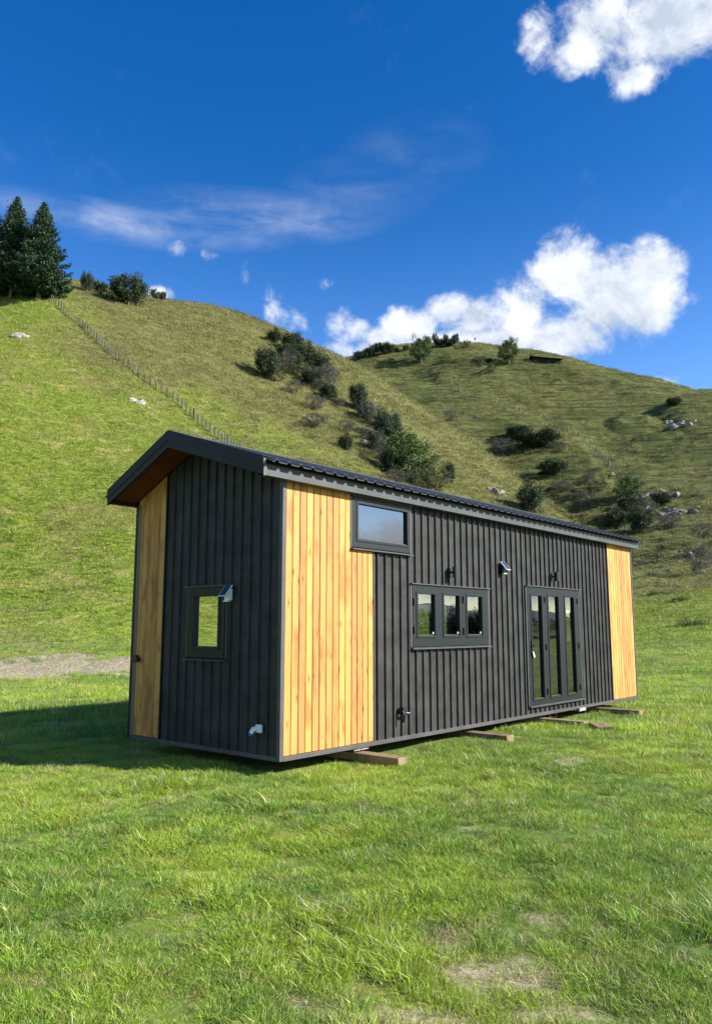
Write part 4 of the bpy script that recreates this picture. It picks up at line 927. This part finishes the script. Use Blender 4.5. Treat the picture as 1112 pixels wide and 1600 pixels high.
def rock(px, py, wpx, hpx, label, n=1, mat='rock_white', sz=None, group='pale rocks on the hillsides', cat='rock'):
    x, y, z = ground_at(px, py); d = math.hypot(x, y); wd = wpx / F_PX * d; ht = hpx / F_PX * d
    name = 'rock_outcrop' if n > 2 else 'boulder'
    if n == 1: me = rock_mesh(name, 1, .01, .01, 1, int(px + py), wd * .42)
    else: me = rock_mesh(name, n, wd * .5, wd * .5, 1, int(px + py), sz * wd)
    o = link(name, me, M[mat]); o.location = (x, y, z - .02); o.scale.z = min(1.6, max(.35, ht / (wd * .5 if n == 1 else sz * wd * 1.6))) if True else 1
    e = 2.5; nx = float((H(x - e, y) - H(x + e, y))[0]) / (2 * e); ny = float((H(x, y - e) - H(x, y + e))[0]) / (2 * e)
    if n > 1: o.rotation_euler = Vector((nx, ny, 1)).to_track_quat('Z', 'Y').to_euler()
    tag(o, label, cat, group); return o
rock(40, 524, 34, 16, 'long pale rock outcrop high on the left slope below the pines', 6, sz=.17)
rock(57, 517, 12, 5, 'small pale rock just above the long outcrop below the pines', 2, sz=.2)
rock(221, 631, 28, 15, 'pale rock outcrop beside the hill fence above the cabin gable', 5, sz=.19)
rock(58, 674, 14, 9, 'half buried pale stone low on the bright left slope', 2, sz=.2)
rock(480, 655, 20, 22, 'pale upright rock under the twiggy shrub in mid spur', 4, 'rock', .28)
rock(598, 700, 16, 26, 'pale rock beside the left side of the lower thicket', 4, 'rock_white', .28)
rock(572, 690, 26, 20, 'broken stones left of the lower thicket', 6, 'rock', .18)
rock(776, 771, 34, 24, 'brown grey rock outcrop on the spur just above the cabin roof', 8, 'rock', .20)
rock(1020, 775, 60, 50, 'upper part of the large rocky scree on the right hillside', 26, 'rock', .10)
rock(1000, 795, 44, 40, 'middle of the large rocky scree on the right hillside', 18, 'rock', .11)
rock(1050, 802, 56, 46, 'right part of the large rocky scree on the right hillside', 22, 'rock', .10)
rock(985, 815, 40, 30, 'lower left part of the large rocky scree by the dark shrubs', 16, 'rock', .11)
rock(1064, 663, 52, 9, 'long white bluff of bare rock near the right edge', 9, sz=.10)
rock(1044, 659, 20, 7, 'short white rock at the left end of the bare bluff', 4, sz=.16)
rock(742, 652, 10, 4, 'small white stone on the green terraces beside the spur edge'); rock(610, 616, 5, 4, 'tiny white boulder near the top of the spur below the skyline'); rock(585, 625, 5, 4, 'tiny white boulder above the lower thicket')
rock(618, 622, 4, 3, 'tiny white stone right of the top of the lower thicket'); rock(684, 701, 4, 3, 'tiny white stone on the open spur right of the lower thicket'); rock(712, 731, 5, 4, 'white stone right of the narrow dark shrub'); rock(1078, 868, 12, 10, 'white slab leaning beside the lone grey green shrub on the right')
rock(1056, 863, 6, 4, 'small white stone left of the leaning slab'); rock(1045, 891, 6, 3, 'small white stone lowest on the right hill foot'); rock(851, 648, 5, 6, 'pale stone just above the middle of the gully fence'); rock(957, 741, 8, 5, 'pale stone at the lower end of the gully fence')
rock(468, 1277, 30, 4, 'flat pale stone lying in the foreground grass', 1, 'rock', group='stones in the paddock')

# ---------------------------------------------------------------- fences, shed, track wires
def fence(name, pts, spacing, hh, th, label, wires=(.25, .5, .75, .97), seed=1):
    e = bpy.data.objects.new(name, None); COL.objects.link(e); e.location = pts[0]; tag(e, label, 'fence'); g = random.Random(seed)
    P = [Vector(p) for p in pts]; acc = 0; out = []
    for a, b in zip(P[:-1], P[1:]):
        ln = (b - a).xy.length; t = acc
        while t < ln: q = a.lerp(b, t / ln); out.append((q.x, q.y)); t += spacing
        acc = t - ln
    inv = -P[0]; tops = []
    base = MB(); base.box((-th / 2, -th / 2, -.2), (th / 2, th / 2, hh)); me = bpy.data.meshes.new('post'); me.from_pydata(base.v, [], base.f); me.materials.append(M['post'])
    for i, (x, y) in enumerate(out[:100]):
        z = float(H(x, y)[0]); o = link('post', me, None, e); o.location = Vector((x, y, z)) + inv; big = i % 9 == 0
        o.scale = (1.5 if big else 1, 1.5 if big else 1, g.uniform(.88, 1.1) * (1.12 if big else 1)); o.rotation_euler = (g.uniform(-.07, .07), g.uniform(-.07, .07), g.random()); tops.append((x, y, z))
    for f in wires:
        mb = MB(); mb.tube([Vector((x, y, z + hh * f)) + inv for x, y, z in tops], .006, 4); mb.build('wire', M['wire'], e)
    return e
fence('batten_fence', FENCE, 1.0, 1.2, .15, 'long batten and wire fence running down the left slope to behind the cabin')
FB = [ground_at(*p) for p in [(742, 622), (770, 628), (800, 636), (830, 647), (855, 656), (885, 672), (910, 690), (935, 712), (958, 735), (975, 748)]]
fence('batten_fence', FB, 1.7, 1.5, .19, 'distant post fence curving down beside the gully on the right hill', seed=4)
q = ground_at(717, 612); mb = MB(); mb.tube([(0, 0, -.3), (0, 0, 4.4)], [.28, .22], 8); mb.tube([(0, 0, 4.0), (.05, 0, 4.05)], .3, 8); o = mb.build('strainer_post', M['post']); o.location = q; tag(o, 'tall dark strainer post standing alone on the green terraces', 'post')
e = bpy.data.objects.new('electric_fence', None); COL.objects.link(e); e.location = (-17.5, 26.2, 0); tag(e, 'thin two wire electric fence along the dirt strip at the left', 'fence')
for i, x in enumerate((-17.5, -6.2, 5.5)):
    z = float(H(x, 26.2)[0]); mb = MB(); mb.tube([(0, 0, -.2), (0, 0, 1.15)], .012, 6); o = mb.build('standard', M['white'], e); o.location = (x + 17.5, 0, z)
for zz in (.58, 1.04):
    mb = MB(); mb.tube([(0, 0, zz), (5.6, 0, zz - .03), (11.3, 0, zz), (17, 0, zz - .03), (23, 0, zz)], .007, 5); mb.build('wire', M['wire'], e)
# farm shed on the crest of the far hill
x, y, z = ground_at(852, 570); x, y = x * 1.012, y * 1.012; z = float(H(x, y)[0]) - .45; mb = MB()
e = bpy.data.objects.new('farm_shed', None); COL.objects.link(e); e.location = (x, y, z); e.rotation_euler = (0, R(7), R(-4)); tag(e, 'low dark roofed farm shed half hidden behind the far hill crest', 'shed')
mb.box((-5.5, -3, -4), (5.5, 3, .4)); mb.build('wall', M['rubber'], e)
mb = MB(); mb.prism([(-6.5, -4, .5), (-6.5, 0, 2.0), (-6.5, 4, .5), (-6.5, 4, .3), (-6.5, 0, 1.8), (-6.5, -4, .3)], (13, 0, 0)); mb.build('roof', M['barge'], e)
# valley on the right, seen in the window glass: tree line, wooded clump and a mountain range
for i in range(26):
    a = R(56 + i * 1.35 + rng.uniform(-.4, .4)); rr = rng.uniform(170, 260); x, y = rr * math.sin(a), rr * math.cos(a)
    if i > 22: a = R([60, 63.5, 66][i - 23]); rr = 62; x, y = rr * math.sin(a), rr * math.cos(a)
    hgt = rng.uniform(2.6, 4.6) * (1 if i < 23 else 1.1)
    plant('green_bush' if i % 3 else 'dark_bush', 'tree', 0, 0, hgt * 1.25, hgt, 'broad dark tree in the valley outside the frame, mirrored in the cabin glass', 'tree', 'valley trees mirrored in the glass', at=(x, y, float(H(x, y)[0])))
aa = np.radians(np.linspace(35, 150, 240)); rows = []
for k, rr in enumerate((2600, 3100, 3600, 4400)):
    hgt = [0, 50, 92, 0][k] * (1 + .9 * fbm(aa * 9 + k, aa * 0 + k * 3, 5)) * np.interp(np.degrees(aa), [35, 50, 140, 150], [0, 1, 1, 0]); rows.append(np.stack([rr * np.sin(aa), rr * np.cos(aa), hgt - 3], 1))
V = np.concatenate(rows); n = len(aa); i_, j_ = np.meshgrid(np.arange(3), np.arange(n - 1), indexing='ij'); a0 = (i_ * n + j_).ravel()
M['range'] = material('hazy_forest_range', (.05, .085, .13), .95)  # forest colour shifted to blue: distance haze put into the base colour
tag(link('hills', mesh_np('hills', V, np.stack([a0, a0 + n, a0 + n + 1, a0 + 1], 1), True), M['range']), kind='structure')
